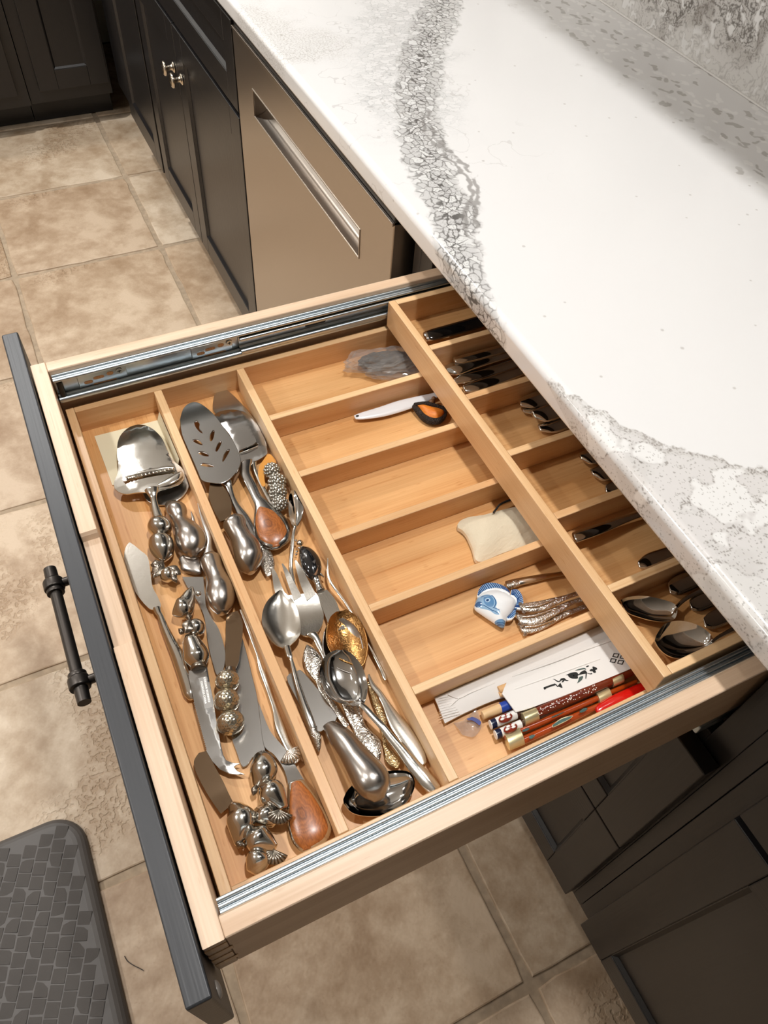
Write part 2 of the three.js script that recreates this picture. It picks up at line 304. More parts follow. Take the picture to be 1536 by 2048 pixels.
// wall cabinets over the worktop (their front edge shades the back of the worktop)
for (const [z0, z1, lab] of [[-2.3, -1.1, 'dark wall cabinet hung above the dishwasher end of the worktop'], [-1.098, 0.1, 'dark wall cabinet hung above the open drawer'], [0.102, 1.2, 'dark wall cabinet hung beside the tall pantry cabinet']]) {
  const c = thing('wall_cabinet', lab, 'cabinet', 'wall cabinets over the worktop');
  part('body', rbox(0.675, 0.9655, 0.03, 0.95, z0, z1), MAT.paint, c);
  for (const [a, b] of [[z0 + 0.003, (z0 + z1) / 2 - 0.0015], [(z0 + z1) / 2 + 0.0015, z1 - 0.003]]) shaker(c, 'door', 0.655, 0.675, 0.035, 0.945, a, b);
  finish(c);
}
// framed door or drawer front in a plane x = const: rails, stiles, bead and a recessed panel
function shaker(parent, name, x0, x1, y0, y1, z0, z1, f = 0.052, mat = MAT.paint) {
  const d = part(name, rbox(x0 + 0.007, x1 - 0.002, y0 + f - 0.004, y1 - f + 0.004, z0 + f - 0.004, z1 - f + 0.004, { grain: 1 }), mat, parent);
  part('stile', rbox(x0, x1, y0, y1, z0, z0 + f, { grain: 1, r: 0.0015 }), mat, d); part('stile', rbox(x0, x1, y0, y1, z1 - f, z1, { grain: 1, r: 0.0015 }), mat, d);
  part('rail', rbox(x0, x1, y0, y0 + f, z0 + f, z1 - f, { grain: 2, r: 0.0015 }), mat, d); part('rail', rbox(x0, x1, y1 - f, y1, z0 + f, z1 - f, { grain: 2, r: 0.0015 }), mat, d);
  const b = 0.006, q = [[0, 0], [b, 0], [b, 0.001], [0.001, 0.0062], [0, 0.0062]];    // bead around the panel: sloped strips
  const bead = (lo, hi, axis, c, s) => {
    const pts = q.map(([a, h]) => [a * s, h]);
    const g = new THREE.BufferGeometry(), pos = [];
    const P = (k, t) => axis === 'z' ? [x0 + 0.0075 - pts[k][1], c + pts[k][0] + CY, t] : [x0 + 0.0075 - pts[k][1], t + CY, c + pts[k][0]];
    for (let k = 0; k < 5; k++) { const n = (k + 1) % 5, A = P(k, lo), B = P(n, lo), C = P(n, hi), D = P(k, hi); pos.push(...A, ...B, ...C, ...A, ...C, ...D); }
    g.setAttribute('position', new THREE.Float32BufferAttribute(pos, 3)); g.computeVertexNormals(); return g;
  };
  part('bead', merge([bead(z0 + f, z1 - f, 'z', y0 + f, 1), bead(z0 + f, z1 - f, 'z', y1 - f, -1), bead(y0 + f, y1 - f, 'y', z0 + f, 1), bead(y0 + f, y1 - f, 'y', z1 - f, -1)]), mat, d);
  return d;
}
const FX = 0.405, FR = 0.425;                         // door faces, face-frame plane
const FB = -1.235, FLOOR = -CY;
// near cabinet with a door below a drawer
{
  const c = thing('base_cabinet', 'dark base cabinet with a framed door beside the drawer stack', 'cabinet');
  part('body', merge([rbox(FR, 0.94, FB, -0.4985, -0.049, 0.6), rbox(0.49, 0.94, FLOOR + 0.0005, FB, -0.049, 0.6)]), MAT.paint, c);
  shaker(c, 'door', FX, FR - 0.001, -1.219, -0.693, -0.028, 0.46, 0.05);
  shaker(c, 'drawer_front', FX, FR - 0.001, -0.683, -0.535, -0.028, 0.46, 0.05);
  finish(c);
}
// the cabinet that holds the drawers: sides, frame, lower drawers
{
  const c = thing('drawer_cabinet', 'dark base cabinet under the worktop with one drawer pulled open', 'cabinet');
  const zf = -0.7275, zn = -0.0495;
  part('side_panel', rbox(FR, 0.94, FB, -0.4985, zf, zf + 0.018), MAT.paint, c); part('side_panel', rbox(FR, 0.94, FB, -0.4985, zn - 0.018, zn), MAT.paint, c);
  part('frame_stile', rbox(FR, FR + 0.02, FB, -0.4985, zf + 0.018, zf + 0.046), MAT.paint, c); part('frame_stile', rbox(FR, FR + 0.02, FB, -0.4985, zn - 0.046, zn - 0.018), MAT.paint, c);
  part('frame_rail', rbox(FR, FR + 0.02, -0.535, -0.4985, zf + 0.046, zn - 0.046), MAT.paint, c); part('frame_rail', rbox(FR, FR + 0.02, -0.71, -0.672, zf + 0.046, zn - 0.046), MAT.paint, c);
  part('frame_rail', rbox(FR, FR + 0.02, FB, FB + 0.04, zf + 0.046, zn - 0.046), MAT.paint, c);
  part('back_panel', rbox(0.93, 0.94, FB, -0.4985, zf + 0.018, zn - 0.018), MAT.boxWood, c);
  part('toe_kick', rbox(0.49, 0.505, FLOOR + 0.0005, FB, zf, zn), MAT.paint, c);
  part('interior_bottom', rbox(FR + 0.02, 0.93, FB, FB + 0.016, zf + 0.018, zn - 0.018), MAT.boxWood, c);
  const d1 = shaker(c, 'drawer_front', FX, FR - 0.001, -0.950, -0.691, -0.7245, -0.0695, 0.05), d2 = shaker(c, 'drawer_front', FX, FR - 0.001, -1.212, -0.953, -0.7245, -0.0695, 0.05);
  for (const d of [d1, d2]) d.userData.label = 'closed lower drawer front';
  // runner the open drawer rides on
  part('drawer_runner', rbox(0.40, 0.9, -0.655, -0.642, -0.108, -0.0985, { r: 0.002 }), MAT.zinc, c); part('drawer_runner', rbox(0.40, 0.9, -0.655, -0.642, -0.674, -0.6645, { r: 0.002 }), MAT.zinc, c);
  finish(c);
}
// dishwasher
{
  const c = thing('dishwasher', 'stainless steel dishwasher with a recessed handle slot beside the open drawer', 'dishwasher');
  const zf = -1.349, zn = -0.7435, yt = -0.533, yb = -1.2, x0 = 0.402, x1 = 0.44;
  const hole = [[1.262, -0.638], [0.838, -0.638], [0.838, -0.5945], [1.262, -0.5945]];
  const sh = (pts) => pts.map(([a, b]) => [a, b + CY]);
  part('door', prism(sh([[-zf, yb], [-zn, yb], [-zn, yt], [-zf, yt]]), 'x', x0, x1, 0.0018, [sh(hole)]), MAT.stainless, c);
  const pk = part('handle_pocket', rbox(0.434, 0.4385, -0.642, -0.59, -1.266, -0.834), MAT.stainless, c);
  const cup = [[0.4035, -0.6379]]; for (let i = 0; i <= 10; i++) { const a = i / 10 * Math.PI / 2; cup.push([0.4035 + 0.03 * Math.sin(a), -0.6375 + 0.026 * (1 - Math.cos(a))]); } cup.push([0.434, -0.6379]);
  const cg = toCreasedNormals(prism(cup.map(([a, b]) => [a, b + CY]), 'z', -1.2615, -0.8385), 0.6); part('lower_lip', cg, MAT.stainless, pk);
  part('slot_trim', merge([rbox(0.4008, 0.4035, -0.6395, -0.6372, -1.2635, -0.8365), rbox(0.4008, 0.4035, -0.5955, -0.5932, -1.2635, -0.8365), rbox(0.4008, 0.4035, -0.6395, -0.5932, -0.8385, -0.8362), rbox(0.4008, 0.4035, -0.6395, -0.5932, -1.2638, -1.2615)]), MAT.stainless, c);
  part('control_strip', rbox(0.4045, 0.44, yt + 0.0005, yt + 0.012, zf + 0.002, zn - 0.002, { r: 0.002 }), MAT.black, c);
  part('top_edge', rbox(0.4005, 0.4045, yt - 0.002, yt + 0.003, zf + 0.001, zn - 0.001, { r: 0.001 }), MAT.stainless, c);
  part('tub', rbox(0.4405, 0.94, FLOOR + 0.11, -0.5, zf + 0.004, zn - 0.004), MAT.black, c);
  part('toe_panel', rbox(0.48, 0.6, FLOOR + 0.0005, FLOOR + 0.1095, zf + 0.004, zn - 0.004), MAT.black, c);
  finish(c);
}
// sink base cabinet, two doors with knobs under a false drawer front
function knob(parent, y, z) {
  const g = new THREE.LatheGeometry([[0, 0], [0.011, 0], [0.0115, 0.002], [0.009, 0.0035], [0.0055, 0.006], [0.005, 0.014], [0.008, 0.0175], [0.0145, 0.019], [0.0155, 0.0215], [0.014, 0.0245], [0.0105, 0.0262], [0.0085, 0.0256], [0, 0.0272]].map((p) => new THREE.Vector2(...p)), 28);
  g.rotateZ(Math.PI / 2); g.translate(FX - 0.0001, y + CY, z); part('knob', g, MAT.nickel, parent, 'round brushed nickel knob');
}
{
  const c = thing('sink_cabinet', 'dark base cabinet with two knobbed doors beyond the dishwasher', 'cabinet');
  part('body', merge([rbox(FR, 0.94, FB, -0.4985, -2.158, -1.356), rbox(0.49, 0.94, FLOOR + 0.0005, FB, -2.158, -1.356)]), MAT.paint, c);
  const a = shaker(c, 'door', FX, FR - 0.001, -1.216, -0.69, -1.797, -1.366, 0.056), b = shaker(c, 'door', FX, FR - 0.001, -1.216, -0.69, -2.148, -1.801, 0.056);
  knob(a, -0.79, -1.768); knob(b, -0.79, -1.83);
  shaker(c, 'false_drawer_front', FX, FR - 0.001, -0.68, -0.53, -2.148, -1.366, 0.05);
  finish(c);
}
{
  const c = thing('corner_cabinet', 'dark narrow corner base cabinet beyond the knobbed doors', 'cabinet');
  part('body', merge([rbox(FR, 0.94, FB, -0.4985, -2.79, -2.16), rbox(0.49, 0.94, FLOOR + 0.0005, FB, -2.79, -2.16)]), MAT.paint, c);
  shaker(c, 'door', FX, FR - 0.001, -1.216, -0.53, -2.535, -2.168, 0.06);
  finish(c);
}
// far run, facing the camera: shaker front built in x and turned to face +z
{
  const far = (lab, x0, x1, doors, zf) => {
    const c = thing('base_cabinet', lab, 'cabinet', 'base cabinets of the cross run');
    part('body', merge([rbox(x0, x1, -1.272, -0.4985, -3.44, zf - 0.02), rbox(x0, x1, FLOOR + 0.0005, -1.272, -3.44, -2.9)]), MAT.paint, c);
    for (const [a, b] of doors) {
      const tmp = new THREE.Group(); shaker(tmp, 'door', 0, 0.019, -1.229, -0.53, -b, -a, 0.06);
      const d = tmp.children[0]; const turn = (m) => { m.geometry.rotateY(-Math.PI / 2); m.geometry.scale(1, 1, 1); m.geometry.translate(0, 0, zf); };
      // x -> -z depth: (x, y, z) -> (-z, y, x); mirror so that the face looks to +z
      d.traverse((m) => { if (m.isMesh) { const g = m.geometry, p = g.attributes.position; for (let i = 0; i < p.count; i++) { const X = p.getX(i), Z = p.getZ(i); p.setX(i, -Z); p.setZ(i, zf - X); } g.computeVertexNormals(); } });
      c.add(d);
    }
    finish(c);
  };
  far('dark base cabinet at the inside corner of the cross run', 0.14, 0.4045, [[0.175, 0.398]], -2.80);
  far('dark base cabinet at the outer end of the cross run', -0.85, 0.138, [[-0.82, -0.35], [-0.345, 0.105]], -2.792);
}

// tall pantry closing the near end of the run (it keeps the light off the near side of the drawer)
{
  const c = thing('pantry_cabinet', 'tall dark pantry cabinet at the end of the worktop away from the dishwasher', 'cabinet');
  part('body', box(0.33, 0.9655, 0.0005, 2.3, 1.202, 2.39), MAT.paint, c); part('door', box(0.31, 0.3295, 0.12, 2.28, 1.21, 1.79, { r: 0.0015 }), MAT.paint, c); part('door', box(0.31, 0.3295, 0.12, 2.28, 1.794, 2.38, { r: 0.0015 }), MAT.paint, c); finish(c);
}
// ---------------------------------------------------------------- the open drawer
const drawer = thing('kitchen_drawer', 'open maple drawer with a dark front and bronze bar handle', 'drawer');
const DX1 = 0.57;
{
  const rim = -0.55, bot = -0.641;
  const front = part('front_panel', rbox(-0.0588, -0.0424, -0.686, -0.5455, -0.7245, -0.0735, { r: 0.0018 }), MAT.panelPaint, drawer, 'dark painted drawer front');
  // front board with the finger notch
  const pts = [[0.672, bot], [0.1008, bot], [0.1008, rim], [0.3275, rim], [0.3295, rim - 0.003], [0.331, rim - 0.0085], [0.442, rim - 0.0085], [0.4435, rim - 0.003], [0.4455, rim], [0.672, rim]].map(([a, b]) => [a, b + CY]);
  const fb = prism(pts, 'x', -0.0408, -0.0262, 0.0008); boxUV(fb, 2, 0.8, 0.2, 0.2, 0.7);
  part('front_board', fb, MAT.boxWood, drawer);
  part('side_board', rbox(-0.0262, DX1, bot, rim, -0.672, -0.6575, { r: 0.0012 }), MAT.boxWood, drawer);
  const nb = part('side_board', rbox(-0.0262, DX1, bot, rim, -0.1155, -0.1008, { r: 0.0012 }), MAT.boxWood, drawer);
  for (let i = 0; i < 4; i++) part('dovetail', rbox(-0.0408, -0.0262 + (i % 2 ? 0.002 : 0), rim - 0.018 - i * 0.019, rim - 0.009 - i * 0.019, -0.1009, -0.1003, { r: 0.0002, grain: 1 }), MAT.trayWood, nb);
  part('back_board', rbox(DX1 - 0.0145, DX1, bot, rim, -0.6575, -0.1155), MAT.boxWood, drawer);
  part('bottom_board', rbox(-0.0262, DX1 - 0.0145, -0.6395, -0.634, -0.6575, -0.1155, { grain: 0 }), MAT.ply, drawer);
  // bar handle
  const hx = -0.0790, hy = -0.617, hz = -0.3985;
  const bar = (r0, r1, z0, z1, n = 24) => { const g = new THREE.CylinderGeometry(r1, r0, z1 - z0, n); g.rotateX(Math.PI / 2); g.translate(hx, hy + CY, (z0 + z1) / 2); return g; };
  const ring = (z, w, r) => { const g = new THREE.LatheGeometry([[0.0045, -w], [r * 0.93, -w], [r, -w * 0.7], [r, w * 0.7], [r * 0.93, w], [0.0045, w]].map((p) => new THREE.Vector2(...p)), 28); g.rotateX(Math.PI / 2); g.translate(hx, hy + CY, z); return g; };
  const h = part('bar_handle', merge([bar(0.0053, 0.0053, hz - 0.053, hz + 0.053), bar(0.0057, 0.0062, hz - 0.0715, hz - 0.053), bar(0.0062, 0.0057, hz + 0.053, hz + 0.0715)]), MAT.bronze, front, 'dark bronze bar handle');
  for (const s of [-1, 1]) {
    part('collar', merge([ring(hz + s * 0.0525, 0.0052, 0.0092), ring(hz + s * 0.045, 0.0022, 0.0078)]), MAT.bronze, front);
    const p = new THREE.CylinderGeometry(0.0042, 0.0042, 0.017, 18); p.rotateZ(Math.PI / 2); p.translate(hx + 0.0115, hy + CY, hz + s * 0.0525);
    part('post', p, MAT.bronze, front);
  }
  // soft bumper on the back of the front panel
  const bu = new THREE.SphereGeometry(0.006, 20, 12, 0, Math.PI * 2, 0, Math.PI / 2); bu.scale(1, 0.45, 1); bu.rotateZ(-Math.PI / 2); bu.translate(-0.0424, -0.6 + CY, -0.084); part('bumper', bu, M({ color: 0x8a8178, roughness: 0.3 }), front);
  // ball-bearing slides of the upper tray on both inner faces
  for (const s of [1, -1]) {
    const zw = s > 0 ? -0.6575 : -0.1155, Z = (d) => zw + s * d;
    const strip = (pts, x0, x1) => prism((s > 0 ? pts : [...pts].reverse()).map(([d, y]) => [-Z(d), y + CY]), 'x', x0, x1);
    const prof = [[0, -0.5572], [0.0034, -0.5572], [0.0036, -0.5575], [0.0092, -0.5575], [0.0092, -0.5588], [0.0013, -0.5588], [0.0013, -0.5835], [0.0088, -0.5835], [0.009, -0.580], [0.0106, -0.580], [0.0112, -0.5838], [0.0104, -0.5858], [0, -0.5858]];
    const o = part('tray_slide', strip(prof, -0.0245, DX1 - 0.016), MAT.zinc, drawer, 'zinc ball-bearing slide');
    const lipRod = (d, y, r, x0, x1) => { const g = new THREE.CylinderGeometry(r, r, x1 - x0, 14); g.rotateZ(Math.PI / 2); g.translate((x0 + x1) / 2, y + CY, Z(d)); return g; };
    part('rolled_lip', merge([lipRod(0.0096, -0.5562, 0.0017, -0.0245, DX1 - 0.016), lipRod(0.0017, -0.5562, 0.0017, -0.0245, DX1 - 0.016), lipRod(0.0056, -0.5568, 0.0015, -0.0245, DX1 - 0.016), lipRod(0.0088, -0.5826, 0.0032, -0.0245, DX1 - 0.016), lipRod(0.0036, -0.5818, 0.0024, -0.0245, DX1 - 0.016)]), MAT.zinc, o);
    const mid = [[0.0016, -0.5605], [0.0098, -0.5605], [0.0112, -0.562], [0.0112, -0.5645], [0.0094, -0.5645], [0.009, -0.563], [0.0035, -0.5635], [0.0035, -0.576], [0.006, -0.5775], [0.006, -0.5795], [0.0095, -0.579], [0.0112, -0.577], [0.0118, -0.5795], [0.0105, -0.5825], [0.0016, -0.5825]];
    part('inner_rail', strip(mid, 0.171, DX1 - 0.02), MAT.zinc, o);
    part('rail_lip', merge([lipRod(0.0098, -0.5628, 0.0019, 0.171, DX1 - 0.02), lipRod(0.0102, -0.579, 0.0027, 0.171, DX1 - 0.02)]), MAT.zinc, o);
    if (s > 0) {
      const f = Z(0.0013);
      const slot = (x, y, w, h2, d = 0.0006) => { const g = new THREE.CapsuleGeometry(h2, Math.max(w - 2 * h2, 0.0001), 4, 12); g.rotateZ(Math.PI / 2); g.scale(1, 1, 0.05); g.translate(x, y + CY, f + 0.0003 + d); return g; };
      for (const [bx, w] of [[-0.002, 0.05], [0.118, 0.046]]) {
        part('mounting_plate', rbox(bx, bx + w, -0.5795, -0.5615, f, f + 0.0014, { r: 0.0006 }), MAT.zinc, o);
        part('slot_hole', merge([slot(bx + 0.01, -0.574, 0.009, 0.002, 0.0012), slot(bx + 0.021, -0.571, 0.011, 0.002, 0.0012), slot(bx + 0.033, -0.5695, 0.007, 0.0024, 0.0012), slot(bx + 0.028, -0.563, 0.026, 0.0007, 0.0012), slot(bx + 0.026, -0.5785, 0.024, 0.0007, 0.0012)]), MAT.ply, o);
        const sc = new THREE.CylinderGeometry(0.0034, 0.0034, 0.0022, 18); sc.rotateX(Math.PI / 2); sc.translate(bx + 0.0425, -0.5685 + CY, f + 0.0018); part('screw', sc, MAT.zinc, o);
        part('screw_cross', merge([rbox(bx + 0.0405, bx + 0.0445, -0.5689, -0.5681, f + 0.0028, f + 0.0031, { r: 0 }), rbox(bx + 0.0421, bx + 0.0429, -0.5705, -0.5665, f + 0.0028, f + 0.0031, { r: 0 })]), MAT.black, o);
      }
      part('stop_block', merge([rbox(-0.0225, -0.0165, -0.582, -0.5585, f, f + 0.0085, { r: 0.0022 }), rbox(-0.026, -0.0125, -0.5855, -0.5815, f + 0.001, f + 0.0098, { r: 0.0015 })]), MAT.black, o, 'black plastic stop');
      part('oval_hole', slot(0.262, -0.5705, 0.026, 0.0026, 0.0024), MAT.black, o);
    }
  }
}
finish(drawer);
// lower tray: two long bays in front, six cross bays behind
const TF = -0.627;                                    // floor of the lower tray
const ZD = [-0.5572, -0.4728, -0.3885, -0.304, -0.2183];
const tray = thing('cutlery_tray', 'maple cutlery tray with two long bays and six cross bays inside the drawer', 'tray');
{
  const t = -0.597, b = -0.6325, X0 = -0.0232, X1 = 0.553, z0 = -0.6495, z1 = -0.1305, w = 0.0085, W = MAT.trayWood;
  part('front_wall', rbox(X0, X0 + w, b, t, z0, z1), W, tray); part('back_wall', rbox(X1 - w, X1, b, t, z0, z1), W, tray);
  part('side_wall', rbox(X0 + w, X1 - w, b, t, z0, z0 + w), W, tray); part('side_wall', rbox(X0 + w, X1 - w, b, t, z1 - w, z1), W, tray);
  part('divider', rbox(0.0683, 0.0768, TF, t, z0 + w, z1 - w), W, tray); part('divider', rbox(0.1615, 0.1700, TF, t, z0 + w, z1 - w), W, tray);
  for (const z of ZD) part('cross_divider', rbox(0.1700, X1 - w, TF, t, z - 0.004, z + 0.004), W, tray);
  part('floor_panel', rbox(X0 + w, 0.0683, b, TF, z0 + w, z1 - w, { r: 0, grain: 2 }), MAT.ply, tray); part('floor_panel', rbox(0.0683, 0.165, b, TF, z0 + w, z1 - w, { r: 0, grain: 2 }), MAT.ply, tray);
  const e = [z0 + w, ...ZD, z1 - w]; for (let i = 0; i < 6; i++) part('floor_panel', rbox(0.165, X1 - w, b, TF, e[i], e[i + 1], { r: 0, grain: 0 }), MAT.ply, tray);
}
finish(tray);
const T2F = -0.588, T2X = 0.3487;
const tray2 = thing('sliding_tray', 'maple upper cutlery tray on slides half under the worktop edge', 'tray');
{
  const t = -0.558, b = -0.593, X1 = 0.548, z0 = -0.6440, z1 = -0.1318, w = 0.0085, W = MAT.trayWood;
  part('front_wall', rbox(T2X, T2X + w, b, t, z0, z1), W, tray2); part('back_wall', rbox(X1 - w, X1, b, t, z0, z1), W, tray2);
  part('side_wall', rbox(T2X + w, X1 - w, b, t, z0, z0 + w), W, tray2); part('side_wall', rbox(T2X + w, X1 - w, b, t, z1 - w, z1), W, tray2);
  for (const z of [-0.5550, -0.4726, -0.3883, -0.3047, -0.219]) part('cross_divider', rbox(T2X + w, X1 - w, T2F, t, z - 0.004, z + 0.004), W, tray2);
  part('floor_panel', rbox(T2X + w, X1 - w, b, T2F, z0 + w, z1 - w, { r: 0, grain: 0 }), MAT.ply, tray2);
}
finish(tray2);
// ---------------------------------------------------------------- anti-fatigue mat
{
  const m = thing('floor_mat', 'dark grey brown cushioned floor mat with embossed basket weave', 'mat');
  const matMat = M({ color: 0x4d4844, roughness: 0.5, bumpMap: tex(256, 256, (u, v) => vnoise(u * 128, v * 128, 5, 128, 128), false), bumpScale: 0.0003 });
  const x0 = -0.72, x1 = -0.222, z0 = -0.537, z1 = 0.24, r = 0.055, out = [];
  for (const [cx, cz, a0] of [[x1 - r, z0 + r, -90], [x1 - r, z1 - r, 0], [x0 + r, z1 - r, 90], [x0 + r, z0 + r, 180]]) for (let i = 0; i <= 8; i++) { const a = (a0 + i * 90 / 8) * Math.PI / 180; out.push([cx + Math.cos(a) * r, -(cz + Math.sin(a) * r)]); }
  const s = new THREE.Shape(out.reverse().map((p) => new THREE.Vector2(...p)));
  const g = new THREE.ExtrudeGeometry(s, { depth: 0.002, bevelEnabled: true, bevelThickness: 0.013, bevelSize: 0.02, bevelOffset: -0.02, bevelSegments: 5 });
  g.rotateX(-Math.PI / 2); g.translate(0, 0.0005 + 0.001, 0);
  const gp = g.attributes.position; for (let i = 0; i < gp.count; i++) if (gp.getY(i) < 0.0005) gp.setY(i, 0.0005);
  g.computeVertexNormals(); part('cushion', g, matMat, m);
  const cells = [], C = 0.0212, ang = 0.42, ca = Math.cos(ang), sa = Math.sin(ang);
  for (let i = -40; i < 40; i++) for (let j = -40; j < 40; j++) {
    const off = ((i % 3) + 3) % 3 === 1 ? 0.4 : ((i % 3) + 3) % 3 === 2 ? -0.2 : 0, a = (i + 0.5) * C, b = (j + 0.5 + off) * C, x = -0.45 + a * ca - b * sa, z = -0.15 + a * sa + b * ca;
    if (x < x0 + 0.024 || x > x1 - 0.024 || z < z0 + 0.024 || z > z1 - 0.024) continue;
    if (Math.hypot(Math.max(0, x - (x1 - 0.055)), Math.max(0, (z0 + 0.055) - z)) > 0.036) continue;
    const q = new RoundedBoxGeometry(C * 0.95, 0.0024, C * 0.95, 1, 0.0011); q.rotateX(rr(-0.06, 0.06)); q.rotateZ(rr(-0.06, 0.06)); q.rotateY(-ang); q.translate(x, 0.0158, z); cells.push(q);
  }
  const pad = part('embossed_weave', merge(cells), matMat, m); pad.userData.kind = 'stuff';
  finish(m);
}
// ---------------------------------------------------------------- builders for the cutlery
const zm = (ox, oy, s) => (x, y) => [ox + x / s, oy + y / s];      // a magnified view of the photograph -> pixels
const ZA_ = zm(180, 740, 3.339), ZB_ = zm(200, 1020, 3.072), ZC_ = zm(340, 1380, 2.743), ZD_ = zm(480, 960, 3.657), ZE_ = zm(220, 840, 6.025), ZF_ = zm(350, 1000, 8.193), ZG_ = zm(340, 1160, 9.6), ZH_ = zm(430, 1220, 6.4), ZI_ = zm(570, 1060, 10.24), ZJ_ = zm(590, 1280, 5.689), ZK_ = zm(940, 1120, 5.908), ZL_ = zm(820, 1220, 2.648), ZX_ = zm(360, 1300, 10.243), ZM_ = zm(640, 540, 5.12), ZN_ = zm(680, 560, 3.491), ZO_ = zm(880, 760, 3.413), ZP_ = zm(1100, 1000, 3.523);
FIT = (geo) => {
  const p = geo.attributes.position, g = 0.0004; if (geo.userData.fit) return; geo.userData.fit = true;
  const upper = BASE === T2F, top = CY + (upper ? -0.558 : -0.597), low = CY + (upper ? T2F : TF) + 0.0002;
  const xs = upper ? [[0.3487, 0.3572]] : [[-0.0232, -0.0147], [0.0683, 0.0768], [0.1615, 0.17]], zs = upper ? [-0.555, -0.4726, -0.3883, -0.3047, -0.219] : ZD;
  const ends = upper ? [-0.6355, -0.1403] : [-0.641, -0.139];
  for (let i = 0; i < p.count; i++) {
    let x = p.getX(i), y = p.getY(i), z = p.getZ(i); if (y < 0.6) continue; if (y < low) y = low;
    if (y < top) {
      for (const [a, b] of xs) if (x > a - g && x < b + g) x = x < (a + b) / 2 ? a - g : b + g;
      if (x < -0.0143 && !upper) x = -0.0143;
      if (upper || x > 0.17) for (const c of zs) if (z > c - 0.0044 && z < c + 0.0044) z = z < c ? c - 0.0044 : c + 0.0044;
      z = clamp(z, ends[0] + g, ends[1] - g);
    }
    if (upper && x > 0.539) x = 0.539; if (!upper && x > 0.5437) x = 0.5437;
    p.setXYZ(i, x, y, z);
  }
};
let BASE = TF;                                        // level that heights (mm) are counted from
const pt = (p, h) => at(p[0], p[1], BASE + h / 1000);
// edge pairs [lx, ly, rx, ry, h, sag] of a view -> pixel pairs
const lr = (z, list) => list.map(([a, b, c, d, ...r]) => ({ l: z(a, b), r: z(c, d), h: r[0], sag: r[1] ?? 0 }));
// centre line [x, y, h, r] of a view -> pixel pairs across the line
function cl(z, list) {
  return list.map(([x, y, h, r], i) => {
    const a = list[Math.max(0, i - 1)], b = list[Math.min(list.length - 1, i + 1)], dx = b[0] - a[0], dy = b[1] - a[1], n = Math.hypot(dx, dy) || 1;
    return { l: z(x - dy / n * r, y + dx / n * r), r: z(x + dy / n * r, y - dx / n * r), h, sag: 0 };
  });
}
function fillH(st, h) { st.forEach((s, i) => { if (s.h === undefined) { let a = i - 1; while (a >= 0 && st[a].h === undefined) a--; s.h = a >= 0 ? st[a].h : h; } }); return st; }
function smooth(rows, sub) {                           // Catmull-Rom through rows of numbers
  const out = [], n = rows.length;
  for (let i = 0; i + 1 < n; i++) for (let k = 0; k < sub; k++) {
    const t = k / sub, p0 = rows[Math.max(0, i - 1)], p1 = rows[i], p2 = rows[i + 1], p3 = rows[Math.min(n - 1, i + 2)];
    out.push(p1.map((_, j) => 0.5 * (2 * p1[j] + (p2[j] - p0[j]) * t + (2 * p0[j] - 5 * p1[j] + 4 * p2[j] - p3[j]) * t * t + (3 * p1[j] - p0[j] - 3 * p2[j] + p3[j]) * t * t * t)));
  }
  out.push(rows[n - 1]); return out;
}
function geom(pos, idx, uv) { const g = new THREE.BufferGeometry(); g.setAttribute('position', new THREE.Float32BufferAttribute(pos, 3)); if (uv) g.setAttribute('uv', new THREE.Float32BufferAttribute(uv, 2)); g.setIndex(idx); g.computeVertexNormals(); return g; }
